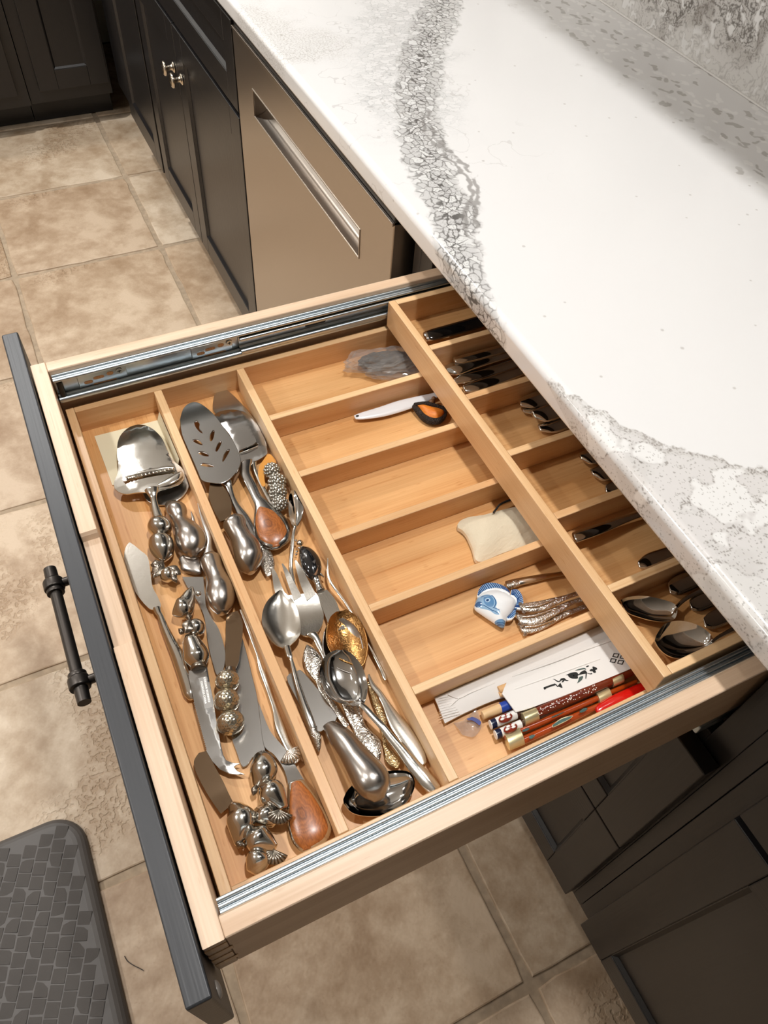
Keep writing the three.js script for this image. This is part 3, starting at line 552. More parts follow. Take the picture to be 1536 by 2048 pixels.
// thin sheet between its two edges, arched (sag > 0) or hollowed (sag < 0) in mm; t = thickness in mm
function blade(st, { h = 4, t = 1.2, n = 8, sub = 4, pow = 2 } = {}) {
  fillH(st, h);
  const rows = smooth(st.map((s) => { const L = pt(s.l, s.h), R = pt(s.r, s.h); return [L.x, L.y, L.z, R.x, R.y, R.z, s.sag / 1000]; }), sub);
  const top = [], bot = [], uv = []; let d = 0;
  rows.forEach((r, i) => {
    if (i) d += Math.hypot((r[0] + r[3] - rows[i - 1][0] - rows[i - 1][3]) / 2, (r[2] + r[5] - rows[i - 1][2] - rows[i - 1][5]) / 2);
    const w = Math.hypot(r[3] - r[0], r[5] - r[2]);
    for (let k = 0; k <= n; k++) { const a = k / n, e = 2 * a - 1, y = mix(r[1], r[4], a) + r[6] * (1 - Math.pow(Math.abs(e), pow)); const x = mix(r[0], r[3], a), z = mix(r[2], r[5], a); top.push(x, y, z); bot.push(x, y - t / 1000, z); uv.push(d, (a - 0.5) * w); }
  });
  const m = rows.length, N = n + 1, it = [], ib = [];
  for (let i = 0; i + 1 < m; i++) for (let k = 0; k < n; k++) { const a = i * N + k, b = a + 1, c = a + N, e = c + 1; it.push(a, b, c, b, e, c); ib.push(a, c, b, b, c, e); }
  const A = V(top[0], top[1], top[2]), B = V(top[3 * n], top[3 * n + 1], top[3 * n + 2]); // orient upwards
  const g1 = geom(top, it, uv); let flip = false; { let s = 0; const nn = g1.attributes.normal; for (let i = 0; i < nn.count; i++) s += nn.getY(i); flip = s < 0; }
  const f = (a) => { const o = a.slice(); for (let i = 0; i < o.length; i += 3) { const q = o[i + 1]; o[i + 1] = o[i + 2]; o[i + 2] = q; } return o; };
  const G1 = flip ? geom(top, f(it), uv) : g1, G2 = geom(bot, flip ? f(ib) : ib, uv);
  const ring = []; for (let k = 0; k <= n; k++) ring.push(k); for (let i = 1; i < m; i++) ring.push(i * N + n); for (let k = n - 1; k >= 0; k--) ring.push((m - 1) * N + k); for (let i = m - 2; i > 0; i--) ring.push(i * N);
  const sp = [], si = []; ring.forEach((v) => { sp.push(top[3 * v], top[3 * v + 1], top[3 * v + 2], bot[3 * v], bot[3 * v + 1], bot[3 * v + 2]); });
  for (let i = 0; i < ring.length; i++) { const a = 2 * i, b = 2 * ((i + 1) % ring.length); flip ? si.push(a, b, a + 1, b, b + 1, a + 1) : si.push(a, a + 1, b, b, a + 1, b + 1); }
  return merge([G1, G2, geom(sp, si)]);
}
// rounded body between its two edges; ratio = height over width
function rod(st, { h = 5, ratio = 1, n = 18, sub = 4, cap = [0.35, 0.35], flute = 0 } = {}) {
  fillH(st, h);
  const rows = smooth(st.map((s) => { const L = pt(s.l, s.h), R = pt(s.r, s.h); return [(L.x + R.x) / 2, (L.y + R.y) / 2, (L.z + R.z) / 2, (R.x - L.x) / 2, (R.z - L.z) / 2, s.k ?? 1]; }), sub);
  const rings = [], m = rows.length, dir = (i, j) => V(rows[j][0] - rows[i][0], rows[j][1] - rows[i][1], rows[j][2] - rows[i][2]).normalize();
  const capRing = (r, d, k, sgn) => { const R = Math.hypot(r[3], r[4]); const o = []; for (let c = 4; c >= 0; c--) { const a = c / 4 * Math.PI / 2 * 0.999; o.push([r[0] + d.x * sgn * R * k * Math.sin(a), r[1] + d.y * sgn * R * k * Math.sin(a), r[2] + d.z * sgn * R * k * Math.sin(a), r[3] * Math.cos(a), r[4] * Math.cos(a), r[5]]); } return o; };
  rings.push(...capRing(rows[0], dir(0, 1), cap[0], -1)); for (let i = 1; i < m - 1; i++) rings.push(rows[i]); rings.push(...capRing(rows[m - 1], dir(m - 2, m - 1), cap[1], 1).reverse());
  const pos = [], uv = [], idx = []; let d = 0;
  rings.forEach((r, i) => {
    if (i) d += Math.hypot(r[0] - rings[i - 1][0], r[1] - rings[i - 1][1], r[2] - rings[i - 1][2]);
    const R = Math.hypot(r[3], r[4]);
    for (let k = 0; k <= n; k++) { const a = k / n * Math.PI * 2, q = flute ? 1 + flute * Math.cos(a * 8) : 1; pos.push(r[0] + r[3] * Math.cos(a) * q, r[1] + R * ratio * r[5] * Math.sin(a) * q, r[2] + r[4] * Math.cos(a) * q); uv.push(d, k / n * R * 4); }
  });
  for (let i = 0; i + 1 < rings.length; i++) for (let k = 0; k < n; k++) { const a = i * (n + 1) + k, b = a + 1, c = a + n + 1, e = c + 1; idx.push(a, c, b, b, c, e); }
  const g = geom(pos, idx, uv); // outward check: volume sign
  let vol = 0; for (let i = 0; i < idx.length; i += 3) { const p = (j) => V(pos[3 * idx[i + j]], pos[3 * idx[i + j] + 1] - CY, pos[3 * idx[i + j] + 2]); vol += p(0).dot(p(1).cross(p(2))); }
  if (vol < 0) { for (let i = 0; i < idx.length; i += 3) { const q = idx[i + 1]; idx[i + 1] = idx[i + 2]; idx[i + 2] = q; } return geom(pos, idx, uv); }
  return g;
}
// flat cut-out with holes; bend(x, z) in metres lifts the tessellated sheet
function plate(z, out, h, t = 1.4, holes = [], bend, rnd_ = 3) {
  const W = (l) => l.map(([a, b]) => { const p = pt(z(a, b), h); return [p.x, -p.z]; });
  const sm = (l) => { const r = smooth([...l, l[0]], rnd_); r.pop(); return r; };
  const y = CY + BASE + h / 1000, o = W(out);
  let g = prism(rnd_ > 1 ? sm(o) : o, 'y', y - t / 1000, y, Math.min(0.0004, t / 4000), holes.map((q) => sm(W(q))));
  if (bend) { g.deleteAttribute('uv'); g.deleteAttribute('normal'); g = new TessellateModifier(0.004, 6).modify(g); }
  const p = g.attributes.position, uv = new Float32Array(p.count * 2);
  const b = new THREE.Box3().setFromBufferAttribute(p), c = b.getCenter(V());
  for (let i = 0; i < p.count; i++) { uv[2 * i] = p.getX(i); uv[2 * i + 1] = p.getZ(i); if (bend) p.setY(i, p.getY(i) + bend(p.getX(i) - c.x, p.getZ(i) - c.z)); }
  g.setAttribute('uv', new THREE.BufferAttribute(uv, 2)); if (bend) { g.deleteAttribute('uv'); g = toCreasedNormals(mergeVertices(g, 1e-6), 0.5); const q = g.attributes.position, w = new Float32Array(q.count * 2); for (let i = 0; i < q.count; i++) { w[2 * i] = q.getX(i); w[2 * i + 1] = q.getZ(i); } g.setAttribute('uv', new THREE.BufferAttribute(w, 2)); }
  return g;
}
function ball(z, x, y, h, r, sx = 1, sy = 1, sz = 1) { const c = pt(z(x, y), h), e = pt(z(x + r, y), h), R = c.distanceTo(e); const g = new THREE.SphereGeometry(R, 20, 14); g.scale(sx, sy, sz); g.translate(c.x, c.y, c.z); return g; }
const scratch = tex(512, 512, (u, v) => 0.5 + (fbm(u * 30, v * 30, 9, 3, 30, 30) - 0.5) * 0.7 + (vnoise(u * 6, v * 220, 19, 6, 220) > 0.8 ? 0.12 : 0) + (vnoise(u * 190, v * 9, 29, 190, 9) > 0.82 ? 0.12 : 0), false);
scratch.repeat.set(30, 30);
const filigree = tex(512, 512, (u, v) => { const wx = fbm(u * 6, v * 6, 501, 3, 6, 6), wy = fbm(u * 6, v * 6, 511, 3, 6, 6); const [f1, f2] = worley(u * 14 + wx * 3, v * 14 + wy * 3, 521, 14, 14); return clamp(sstep(0.02, 0.22, f2 - f1) * 0.7 + Math.sin((f1 * 9 + wx * 8)) * 0.15 + 0.15); }, false);
filigree.repeat.set(34, 34);
const S = {
  silver: M({ color: 0xdcd8d0, metalness: 1, roughness: 0.14, bumpMap: scratch, bumpScale: 0.00002 }),
  worn: M({ color: 0xd2ccc2, metalness: 1, roughness: 0.2, bumpMap: scratch, bumpScale: 0.00003 }),
  satin: M({ color: 0xb8b1aa, metalness: 1, roughness: 0.27 }),
  steel: M({ color: 0xb9b6b2, metalness: 1, roughness: 0.2, bumpMap: scratch, bumpScale: 0.00001 }),
  steelDull: M({ color: 0xaaa7a3, metalness: 1, roughness: 0.22, bumpMap: scratch, bumpScale: 0.000012 }),
  chrome: M({ color: 0xd5d3d0, metalness: 1, roughness: 0.07 }),
  pewter: M({ color: 0xd6d2ca, metalness: 1, roughness: 0.15 }),
  pewterDark: M({ color: 0x8f867a, metalness: 1, roughness: 0.3 }),
  ornate: M({ color: 0xd2cbc0, metalness: 1, roughness: 0.2, bumpMap: filigree, bumpScale: 0.00024 }),
  ornateGold: M({ color: 0xb89d74, metalness: 1, roughness: 0.24, bumpMap: filigree, bumpScale: 0.00024 }),
  gold: M({ color: 0xb08450, metalness: 1, roughness: 0.24, bumpMap: scratch, bumpScale: 0.0003 }),
  bronzeBlade: M({ color: 0x8d7760, metalness: 1, roughness: 0.2 }),
};
const teak = tex(512, 512, (u, v) => {
  const dx = u - 0.45, dy = v - 0.5, w = fbm(u * 5, v * 5, 601, 4, 5, 5) - 0.5, r = Math.hypot(dx * 1.0, dy * 1.25) + w * 0.1;
  const ringv = Math.sin(r * 62 + w * 14) * 0.5 + 0.5, k = clamp(0.2 + ringv * 0.22 + (fbm(u * 60, v * 20, 611, 3, 60, 20) - 0.5) * 0.5 + (1 - sstep(0.02, 0.09, Math.abs(r - 0.1))) * 0.28);
  return [mix(184, 92, k), mix(110, 46, k), mix(52, 16, k)];
});
// flat planar texture coordinates over a geometry's own extent
function planarUV(g) { const p = g.attributes.position, b = new THREE.Box3().setFromBufferAttribute(p), s = b.getSize(V()), uv = new Float32Array(p.count * 2); for (let i = 0; i < p.count; i++) { uv[2 * i] = (p.getX(i) - b.min.x) / s.x; uv[2 * i + 1] = (p.getZ(i) - b.min.z) / s.z; } g.setAttribute('uv', new THREE.BufferAttribute(uv, 2)); return g; }
S.teak = MP({ map: teak, roughness: 0.35, clearcoat: 0.3, clearcoatRoughness: 0.25 });
// leaf with a midrib and side veins, between stalk a and tip b
function leaf(z, a, b, w, h) {
  const mid = [(a[0] + b[0]) / 2, (a[1] + b[1]) / 2], st = cl(z, [[a[0], a[1], h, w * 0.12], [mix(a[0], b[0], 0.25), mix(a[1], b[1], 0.25), h + 1, w * 0.75], [mid[0], mid[1], h + 1.4, w], [mix(a[0], b[0], 0.78), mix(a[1], b[1], 0.78), h + 0.8, w * 0.62], [b[0], b[1], h - 0.6, w * 0.05]]);
  st.forEach((s) => { s.sag = 1.2; }); const body = blade(st, { t: 1.4, n: 8 });
  const veins = [rod(cl(z, [[a[0], a[1], h + 1.2, w * 0.1], [mid[0], mid[1], h + 2.9, w * 0.09], [b[0], b[1], h + 0.2, w * 0.05]]), { n: 8, sub: 3 })];
  const dx = b[0] - a[0], dy = b[1] - a[1], L = Math.hypot(dx, dy), nx = -dy / L, ny = dx / L;
  for (const t of [0.2, 0.38, 0.56, 0.72]) for (const s of [-1, 1]) { const x = a[0] + dx * t, y = a[1] + dy * t, e = w * (0.82 - Math.abs(t - 0.45)) * s; veins.push(rod(cl(z, [[x, y, h + 2.5, w * 0.06], [x + nx * e + dx * 0.14, y + ny * e + dy * 0.14, h + 1.5, w * 0.04]]), { n: 6, sub: 2 })); }
  return merge([body, ...veins]);
}
// ribbed scallop: fan of tapering ribs
function scallop(z, c, dirDeg, r, h) {
  const ribs = []; for (let i = -4; i <= 4; i++) { const a = (dirDeg + i * 17) * Math.PI / 180; ribs.push(rod(cl(z, [[c[0], c[1], h + 0.5, r * 0.07], [c[0] + Math.cos(a) * r * 0.55, c[1] + Math.sin(a) * r * 0.55, h + 1.6, r * 0.12], [c[0] + Math.cos(a) * r, c[1] + Math.sin(a) * r, h, r * 0.15]]), { n: 8, sub: 3 })); }
  return merge(ribs);
}
// ---------------------------------------------------------------- front bay
{ // cream card under the cheese planes
  const g = thing('paper_card', 'cream paper card lying under the serrated cheese plane', 'paper'), card = M({ color: 0xe9dfc0, roughness: 0.85 });
  const a = pt([189, 873], 0.4), d = pt([225, 971], 0.4), x1 = 0.0676, y = CY + TF + 0.0004;
  const pos = [], idx = [], P = [[a.x, y, a.z], [d.x, y, d.z], [x1 - 0.004, y, d.z + 0.004], [x1 - 0.004, y, a.z + 0.002]];
  const q = (A, B, C, D, t) => { const b = pos.length / 3; for (const p of [A, B, C, D]) pos.push(...p); for (const p of [A, B, C, D]) pos.push(p[0], p[1] + t, p[2]); for (const [i, j, k, l] of [[0, 3, 2, 1], [4, 5, 6, 7], [0, 1, 5, 4], [1, 2, 6, 5], [2, 3, 7, 6], [3, 0, 4, 7]]) idx.push(b + i, b + j, b + k, b + i, b + k, b + l); };
  q(...P, 0.0005); q(P[3], P[2], [x1, y + 0.014, d.z + 0.004], [x1, y + 0.012, a.z + 0.002], 0.0006);
  part('sheet', geom(pos, idx).toNonIndexed(), card, g); g.children[0].geometry.computeVertexNormals(); finish(g);
}
{ // spade-bladed knife with the first gourd handle, half under the plane
  const g = thing('cheese_spade', 'wide steel cheese spade with satin gourd handle under the serrated plane', 'cheese knife');
  part('blade', plate(ZE_, [[890, 600], [940, 700], [950, 800], [890, 905], [770, 988], [640, 1022], [520, 1008], [440, 962], [395, 880], [390, 700], [520, 560], [720, 530]], 4, 2), S.steel, g);
  part('handle', rod(lr(ZE_, [[660, 1040, 800, 985, 8], [668, 1100, 905, 1030, 11], [700, 1160, 930, 1090, 12], [760, 1240, 935, 1175], [785, 1350, 1040, 1255, 13], [785, 1450, 1140, 1360], [820, 1550, 1165, 1470], [880, 1625, 1130, 1570], [960, 1660, 1060, 1640, 12]]), { cap: [0.3, 0.3], n: 28 }), S.satin, g); finish(g);
}
{ // serrated cheese plane with fruit handle
  const g = thing('cheese_plane', 'silver serrated cheese plane with a stacked fruit handle', 'cheese plane');
  const b = part('blade', plate(ZE_, [[340, 50], [420, 58], [510, 95], [590, 165], [640, 235], [690, 340], [735, 440], [790, 500], [850, 545], [888, 600], [895, 660], [878, 712], [820, 765], [700, 815], [600, 845], [560, 880], [480, 880], [410, 868], [300, 872], [200, 882], [120, 862], [60, 822], [40, 780], [45, 720], [80, 650], [95, 560], [85, 450], [82, 330], [100, 230], [150, 150], [240, 80]], 15, 1.6, [[[170, 750], [200, 716], [765, 600], [785, 612], [740, 640], [330, 722], [185, 768]]], (x, z) => -2 * x * x), S.silver, g);
  part('lip', rod(cl(ZE_, [[185, 690, 16, 12], [300, 655, 17, 16], [480, 612, 17.5, 18], [660, 575, 17, 16], [765, 570, 16, 12]]), { ratio: 0.6, n: 12 }), S.silver, b);
  for (let i = 0; i < 13; i++) part('tooth', ball(ZE_, mix(200, 755, i / 12), mix(702, 588, i / 12), 17, 16, 1, 0.7, 1), S.silver, b);
  part('rolled_edge', rod(cl(ZE_, [[590, 790, 15, 22], [700, 745, 16, 40], [800, 690, 16, 44], [865, 640, 15.5, 30]]), { ratio: 0.3 }), S.silver, b);
  const hd = part('handle', rod(lr(ZE_, [[415, 855, 590, 815, 15], [450, 900, 575, 870, 15], [485, 950, 565, 935, 14], [495, 1060, 595, 1045, 13], [512, 1170, 640, 1165, 12]]), { ratio: 0.5 }), S.silver, g);
  part('pomegranate', rod(lr(ZE_, [[535, 1185, 655, 1180, 12], [475, 1225, 705, 1210], [450, 1290, 745, 1275], [470, 1350, 725, 1345], [545, 1400, 660, 1395]]), { n: 26 }), S.pewter, hd);
  part('pomegranate', rod(lr(ZE_, [[560, 1420, 690, 1410, 12], [480, 1440, 750, 1430], [460, 1500, 775, 1495], [475, 1580, 765, 1590], [530, 1645, 720, 1655], [590, 1690, 680, 1690]]), { n: 26 }), S.pewter, hd);
  part('small_fruit', ball(ZE_, 700, 1865, 10, 100), S.pewter, hd);
  part('leaf', merge([leaf(ZE_, [640, 1690], [520, 1900], 75, 12), leaf(ZE_, [700, 1770], [855, 1850], 60, 17), leaf(ZE_, [620, 1720], [490, 1750], 50, 13), leaf(ZE_, [740, 1830], [800, 1960], 40, 16)]), S.pewterDark, hd); finish(g);
}
{ // grey waisted blade between the gourds
  const g = thing('cheese_knife', 'grey waisted cheese knife blade lying under the two gourd handles', 'cheese knife');
  part('blade', blade(lr(ZG_, [[235, -60, 640, -60, 4], [340, 140, 655, 120], [460, 300, 672, 300], [565, 470, 695, 500], [655, 700, 800, 730], [690, 900, 930, 930], [722, 1150, 1030, 1230], [770, 1400, 1062, 1440], [825, 1600, 1045, 1620], [875, 1775, 1005, 1775], [915, 1835, 960, 1830]]), { t: 1.6 }), S.steelDull, g);
  part('bolster', rod(lr(ZF_, [[60, 960, 400, 920, 6], [85, 1060, 440, 1060, 6], [90, 1120, 440, 1190, 5]]), { ratio: 0.28 }), S.satin, g); finish(g);
}
{ // two-pronged fork with the second gourd handle
  const g = thing('cheese_fork', 'two-pronged cheese fork with satin gourd handle beside the long divider', 'cheese fork');
  part('prongs', merge([rod(lr(ZF_, [[368, 50, 380, 50, 15], [402, 230, 445, 215, 14], [455, 420, 530, 395, 13], [500, 570, 592, 545, 13], [520, 700, 600, 680, 14], [475, 850, 610, 800, 14], [440, 960, 690, 890, 14]]), { ratio: 0.35 }), rod(lr(ZF_, [[258, 190, 272, 190, 10], [270, 300, 318, 285, 9], [292, 400, 352, 395, 9], [390, 560, 455, 555, 10], [460, 700, 540, 700, 12], [500, 800, 560, 790, 13]]), { ratio: 0.35 })]), S.satin, g);
  part('handle', rod(lr(ZF_, [[445, 950, 690, 885, 14], [415, 1020, 745, 930, 14], [440, 1110, 765, 1010], [490, 1220, 795, 1120], [520, 1360, 875, 1260], [505, 1500, 970, 1400], [515, 1640, 990, 1550], [580, 1770, 960, 1700], [680, 1860, 880, 1820, 13]]), { cap: [0.25, 0.3], n: 28 }), S.satin, g); finish(g);
}
{ // butter knife
  const g = thing('butter_knife', 'silver butter knife with a pointed scratched blade along the bay front', 'butter knife');
  part('blade', blade(lr(ZB_, [[178, 200, 184, 199, 7], [160, 225, 212, 218], [149, 265, 250, 250], [150, 330, 294, 292], [170, 420, 312, 400], [215, 500, 322, 470], [258, 560, 352, 528], [300, 603, 372, 575], [322, 612, 372, 598]]), { t: 1.3 }), S.worn, g);
  part('handle', rod(lr(ZB_, [[322, 608, 372, 594, 6], [340, 640, 378, 624, 6], [352, 655, 388, 642, 6], [372, 720, 415, 702], [408, 820, 462, 790], [440, 905, 510, 868], [472, 1000, 545, 960], [497, 1080, 578, 1055], [515, 1135, 590, 1115], [540, 1165, 590, 1155, 5]]), { ratio: 0.55 }), S.silver, g); finish(g);
}
{ // tomato knife with vegetable handle
  const g = thing('tomato_knife', 'saw-toothed fork-tipped knife with a stacked vegetable handle', 'knife');
  const e = [], n = 26, L0 = [386.2, 1403], L1 = [412, 1499];
  for (let i = 0; i < n; i++) { const t = 1 - i / n, t2 = 1 - (i + 0.5) / n; e.push([mix(L0[0], L1[0], t) - 0.6, mix(L0[1], L1[1], t)], [mix(L0[0], L1[0], t2) + 1.7, mix(L0[1], L1[1], t2)]); }
  const out = [[378.5, 1344], [414.7, 1335], [421, 1372], [427.4, 1403.5], [433.5, 1447], [440, 1481], [446, 1508], [452, 1518.5], [462, 1523], [480.4, 1525], [472, 1528.5], [467.6, 1532], [474, 1540], [489.5, 1546.6], [474, 1547.5], [458, 1545.5], [439, 1537], [424, 1521], [415, 1506], ...e, [381, 1372], [378, 1357]];
  const b = part('blade', plate((x, y) => [x, y], out, 10, 1.5, [], (x, z) => -0.05 * z, 1), S.steelDull, g);
  // engraved maker's lines
  const cv = document.createElement('canvas'); cv.width = 512; cv.height = 128; const c = cv.getContext('2d'); c.fillStyle = '#8a8783'; c.fillRect(0, 0, 512, 128); c.fillStyle = '#efece6'; c.font = 'bold 44px sans-serif'; c.textBaseline = 'middle'; c.fillText('©DESIGN RESERVED', 4, 34, 504); c.fillText('STAINLESS CHINA', 60, 94, 400);
  const mk = new THREE.CanvasTexture(cv); mk.colorSpace = THREE.SRGBColorSpace;
  const zc = new THREE.Box3().setFromObject(b).getCenter(V()).z, Q = [[545, 560], [385, 600], [510, 1215], [665, 1180]].map(([x, y]) => { const p = pt(ZX_(x, y), 10.1); p.y += -0.05 * (p.z - zc) + 0.00012; return p; });
  const qg = geom(Q.flatMap((p) => [p.x, p.y, p.z]), [0, 1, 2, 0, 2, 3], [0, 1, 0, 0, 1, 0, 1, 1]);
  part('maker_mark', qg, M({ map: mk, metalness: 0.75, roughness: 0.4 }), b);
  const hd = part('handle', rod(cl(ZG_, [[370, 1080, 13, 110], [400, 1160, 13, 170], [445, 1280, 13, 205], [490, 1400, 13, 240], [515, 1500, 13, 245], [535, 1590, 13, 190], [545, 1650, 12, 150]]), { n: 28 }), S.pewter, g);
  part('ferrule', rod(cl(ZG_, [[545, 1620, 12.5, 150], [555, 1690, 12, 165], [562, 1720, 11.5, 160]]), { cap: [0.1, 0.1] }), S.pewterDark, hd);
  part('squash', merge([rod(cl(ZG_, [[420, 135, 16, 26], [405, 210, 15, 75], [380, 290, 14, 115], [330, 420, 13, 155], [270, 530, 13, 195], [180, 600, 13, 160], [90, 640, 13, 80], [50, 660, 13, 20]]), { n: 26 }), ball(ZG_, 545, 260, 13, 55)]), S.pewter, hd);
  part('tomato', ball(ZG_, 490, 920, 12, 185), S.pewter, hd);
  part('leaf', merge([leaf(ZG_, [290, 1010], [390, 750], 110, 19), leaf(ZG_, [270, 1020], [160, 940], 60, 16), leaf(ZG_, [300, 730], [420, 690], 60, 17)]), S.pewterDark, hd); finish(g);
}
{ // strawberry spreader
  const g = thing('cheese_spreader', 'spreader with speckled strawberry handle and stained bronze blade', 'spreader');
  part('blade', blade(lr(ZG_, [[1090, 650, 1300, 590, 9], [1080, 720, 1350, 690], [1075, 800, 1390, 800], [1070, 1000, 1397, 960], [1066, 1200, 1372, 1200], [1062, 1400, 1342, 1400], [1060, 1560, 1322, 1560], [1075, 1700, 1262, 1700, 10]]), { t: 1.6 }), S.bronzeBlade, g);
  const hd = part('handle', rod(cl(ZG_, [[1165, 1690, 11, 90], [1165, 1740, 11, 105], [1165, 1790, 11, 120]]), { cap: [0.15, 0.2] }), S.pewterDark, g);
  const speckle = tex(256, 256, (u, v) => { const [f1, , id] = worley(u * 18, v * 18, 701, 18, 18); const d = sstep(0.08, 0.16, f1), n = fbm(u * 8, v * 8, 711, 3, 8, 8); return d < 0.5 ? [34, 30, 24] : [mix(222, 176, n), mix(214, 164, n), mix(196, 138, n)]; });
  const berryM = M({ map: speckle, metalness: 0.9, roughness: 0.24 });
  for (const [x, y, rx, ry] of [[970, 640, 250, 195], [960, 1040, 262, 225], [1035, 1490, 290, 225]]) {
    const c = pt(ZX_(x, y), 13), R = c.distanceTo(pt(ZX_(x + rx, y), 13)), R2 = c.distanceTo(pt(ZX_(x, y + ry), 13)), s = new THREE.SphereGeometry(1, 96, 64), p = s.attributes.position;
    const seeds = []; for (let i = 0; i < 120; i++) { const yy = 1 - 2 * (i + 0.5) / 120, a = i * 2.39996, q = Math.sqrt(1 - yy * yy); seeds.push(V(q * Math.cos(a), yy, q * Math.sin(a))); }
    for (let i = 0; i < p.count; i++) { const v = V(p.getX(i), p.getY(i), p.getZ(i)); let m = 0; for (const sd of seeds) m = Math.max(m, v.dot(sd)); const k = 1 - 0.028 * sstep(0.9935, 0.998, m); p.setXYZ(i, v.x * k * R, v.y * k * 0.0125, v.z * k * R2 * 1.05); }
    s.translate(c.x, c.y, c.z); s.computeVertexNormals(); part('strawberry', s, berryM, hd);
  }
  finish(g);
}
{ // cleaver with a pear handle
  const g = thing('cheese_cleaver', 'broad steel cheese cleaver with a silver pear handle beside the teak-inlaid knife', 'cheese knife');
  part('blade', plate(ZH_, [[345, 330], [420, 600], [480, 850], [540, 1100], [590, 1450], [645, 1815], [560, 1850], [480, 1890], [430, 1965], [378, 2008], [335, 1985], [270, 1800], [215, 1640], [150, 1300], [180, 900], [260, 450]], 3.5, 1.8), S.steelDull, g);
  const hd = part('handle', rod(cl(ZC_, [[490, 352, 8, 34.8], [505, 380, 10, 58.0], [516, 425, 11, 74.2], [500, 475, 11, 67.3], [478, 530, 9, 30.2]]), { n: 24 }), S.pewter, g);
  part('pear', rod(cl(ZC_, [[500, 520, 12, 23.2], [535, 545, 13, 69.6], [565, 575, 13, 76.6], [600, 620, 13, 48.7], [618, 650, 12, 34.8]]), { n: 24 }), S.pewter, hd);
  part('pear', rod(cl(ZC_, [[480, 650, 9, 25.5], [500, 680, 10, 60.3], [535, 690, 10, 63.8], [580, 720, 9, 41.8]]), { n: 24 }), S.pewter, hd);
  part('scallop_leaf', merge([scallop(ZC_, [600, 660], 95, 75, 16), leaf(ZC_, [470, 520], [455, 580], 18, 10)]), S.pewterDark, hd); finish(g);
}
{ // teak-inlaid knife in the front bay
  const g = thing('cheese_knife', 'steel cheese knife with a teardrop teak-inlaid handle in the corner of the front bay', 'cheese knife');
  part('blade', blade(lr(ZC_, [[484, 60, 498, 100, 6], [500, 200, 548, 222], [520, 310, 612, 300], [572, 355, 660, 360], [622, 430, 692, 420], [645, 500, 722, 472, 7], [648, 560, 752, 515, 8]]), { t: 2.2 }), S.steelDull, g);
  const st = [[648, 520, 740, 498, 8], [646, 600, 785, 562, 8], [640, 680, 836, 640], [645, 760, 868, 705], [665, 830, 886, 765], [700, 878, 858, 830], [728, 894, 800, 872]];
  const rim = part('handle', rod(lr(ZC_, st), { ratio: 0.34, n: 26 }), S.silver, g);
  part('teak_inlay', planarUV(rod(lr(ZC_, [[665, 515, 722, 503, 9.5], [655, 600, 775, 565, 9.5], [652, 680, 825, 642], [657, 755, 856, 705], [676, 820, 872, 762], [706, 862, 846, 820], [728, 878, 795, 858]]), { ratio: 0.34, n: 26 })), S.teak, rim, 'teardrop of banded teak'); finish(g);
}
{ // long thin fork along the divider
  const g = thing('pickle_fork', 'long thin tarnished silver fork with a scallop end against the front divider', 'fork');
  part('shaft', rod(lr(ZH_, [[315, 0, 345, 0, 16], [400, 230, 440, 225, 15], [470, 420, 502, 415, 13], [530, 580, 560, 570, 11], [552, 730, 608, 725, 9], [590, 850, 652, 820, 8], [640, 980, 692, 958, 7], [690, 1130, 742, 1108, 7], [735, 1270, 792, 1245, 7], [752, 1400, 830, 1340, 7], [775, 1530, 870, 1440, 7], [830, 1650, 915, 1565, 7], [890, 1770, 960, 1690, 7], [930, 1840, 1010, 1765, 7]]), { ratio: 0.35 }), S.worn, g);
  part('scallop_end', merge([rod(lr(ZH_, [[925, 1820, 1030, 1770, 7], [960, 1900, 1085, 1830, 7], [1010, 1970, 1090, 1900, 7]]), { ratio: 0.35 }), scallop(ZH_, [935, 1800], 50, 165, 8)]), S.ornate, g); finish(g);
}
{ // brown-looking spreader with pears, front corner
  const g = thing('cheese_spreader', 'round-ended bronze spreader with a silver pear handle in the front corner away from the dishwasher', 'spreader');
  part('blade', blade(lr(ZC_, [[158, 345, 196, 335, 8], [135, 380, 216, 350], [132, 410, 230, 385], [145, 455, 252, 430], [182, 530, 290, 498], [230, 610, 322, 568], [278, 678, 350, 622, 9]]), { t: 1.6 }), S.bronzeBlade, g);
  const hd = part('handle', rod(cl(ZC_, [[340, 630, 11, 27.8], [362, 655, 12, 52.2], [388, 690, 12, 81.2], [388, 745, 12, 76.6], [380, 800, 11, 48.7], [376, 850, 9, 23.2]]), { n: 24 }), S.pewter, g);
  part('pear', rod(cl(ZC_, [[430, 770, 12, 25.5], [460, 800, 13, 69.6], [490, 820, 13, 81.2], [535, 845, 12, 58.0], [572, 868, 11, 32.5]]), { n: 24 }), S.pewter, hd);
  part('pear', rod(cl(ZC_, [[500, 870, 11, 30.2], [490, 910, 11, 63.8], [475, 950, 11, 63.8], [458, 995, 10, 41.8]]), { n: 24 }), S.pewter, hd);
  part('scallop_leaf', merge([scallop(ZC_, [570, 880], 95, 78, 12), leaf(ZC_, [385, 820], [372, 868], 20, 12), leaf(ZC_, [395, 835], [410, 868], 14, 12)]), S.pewterDark, hd); finish(g);
}
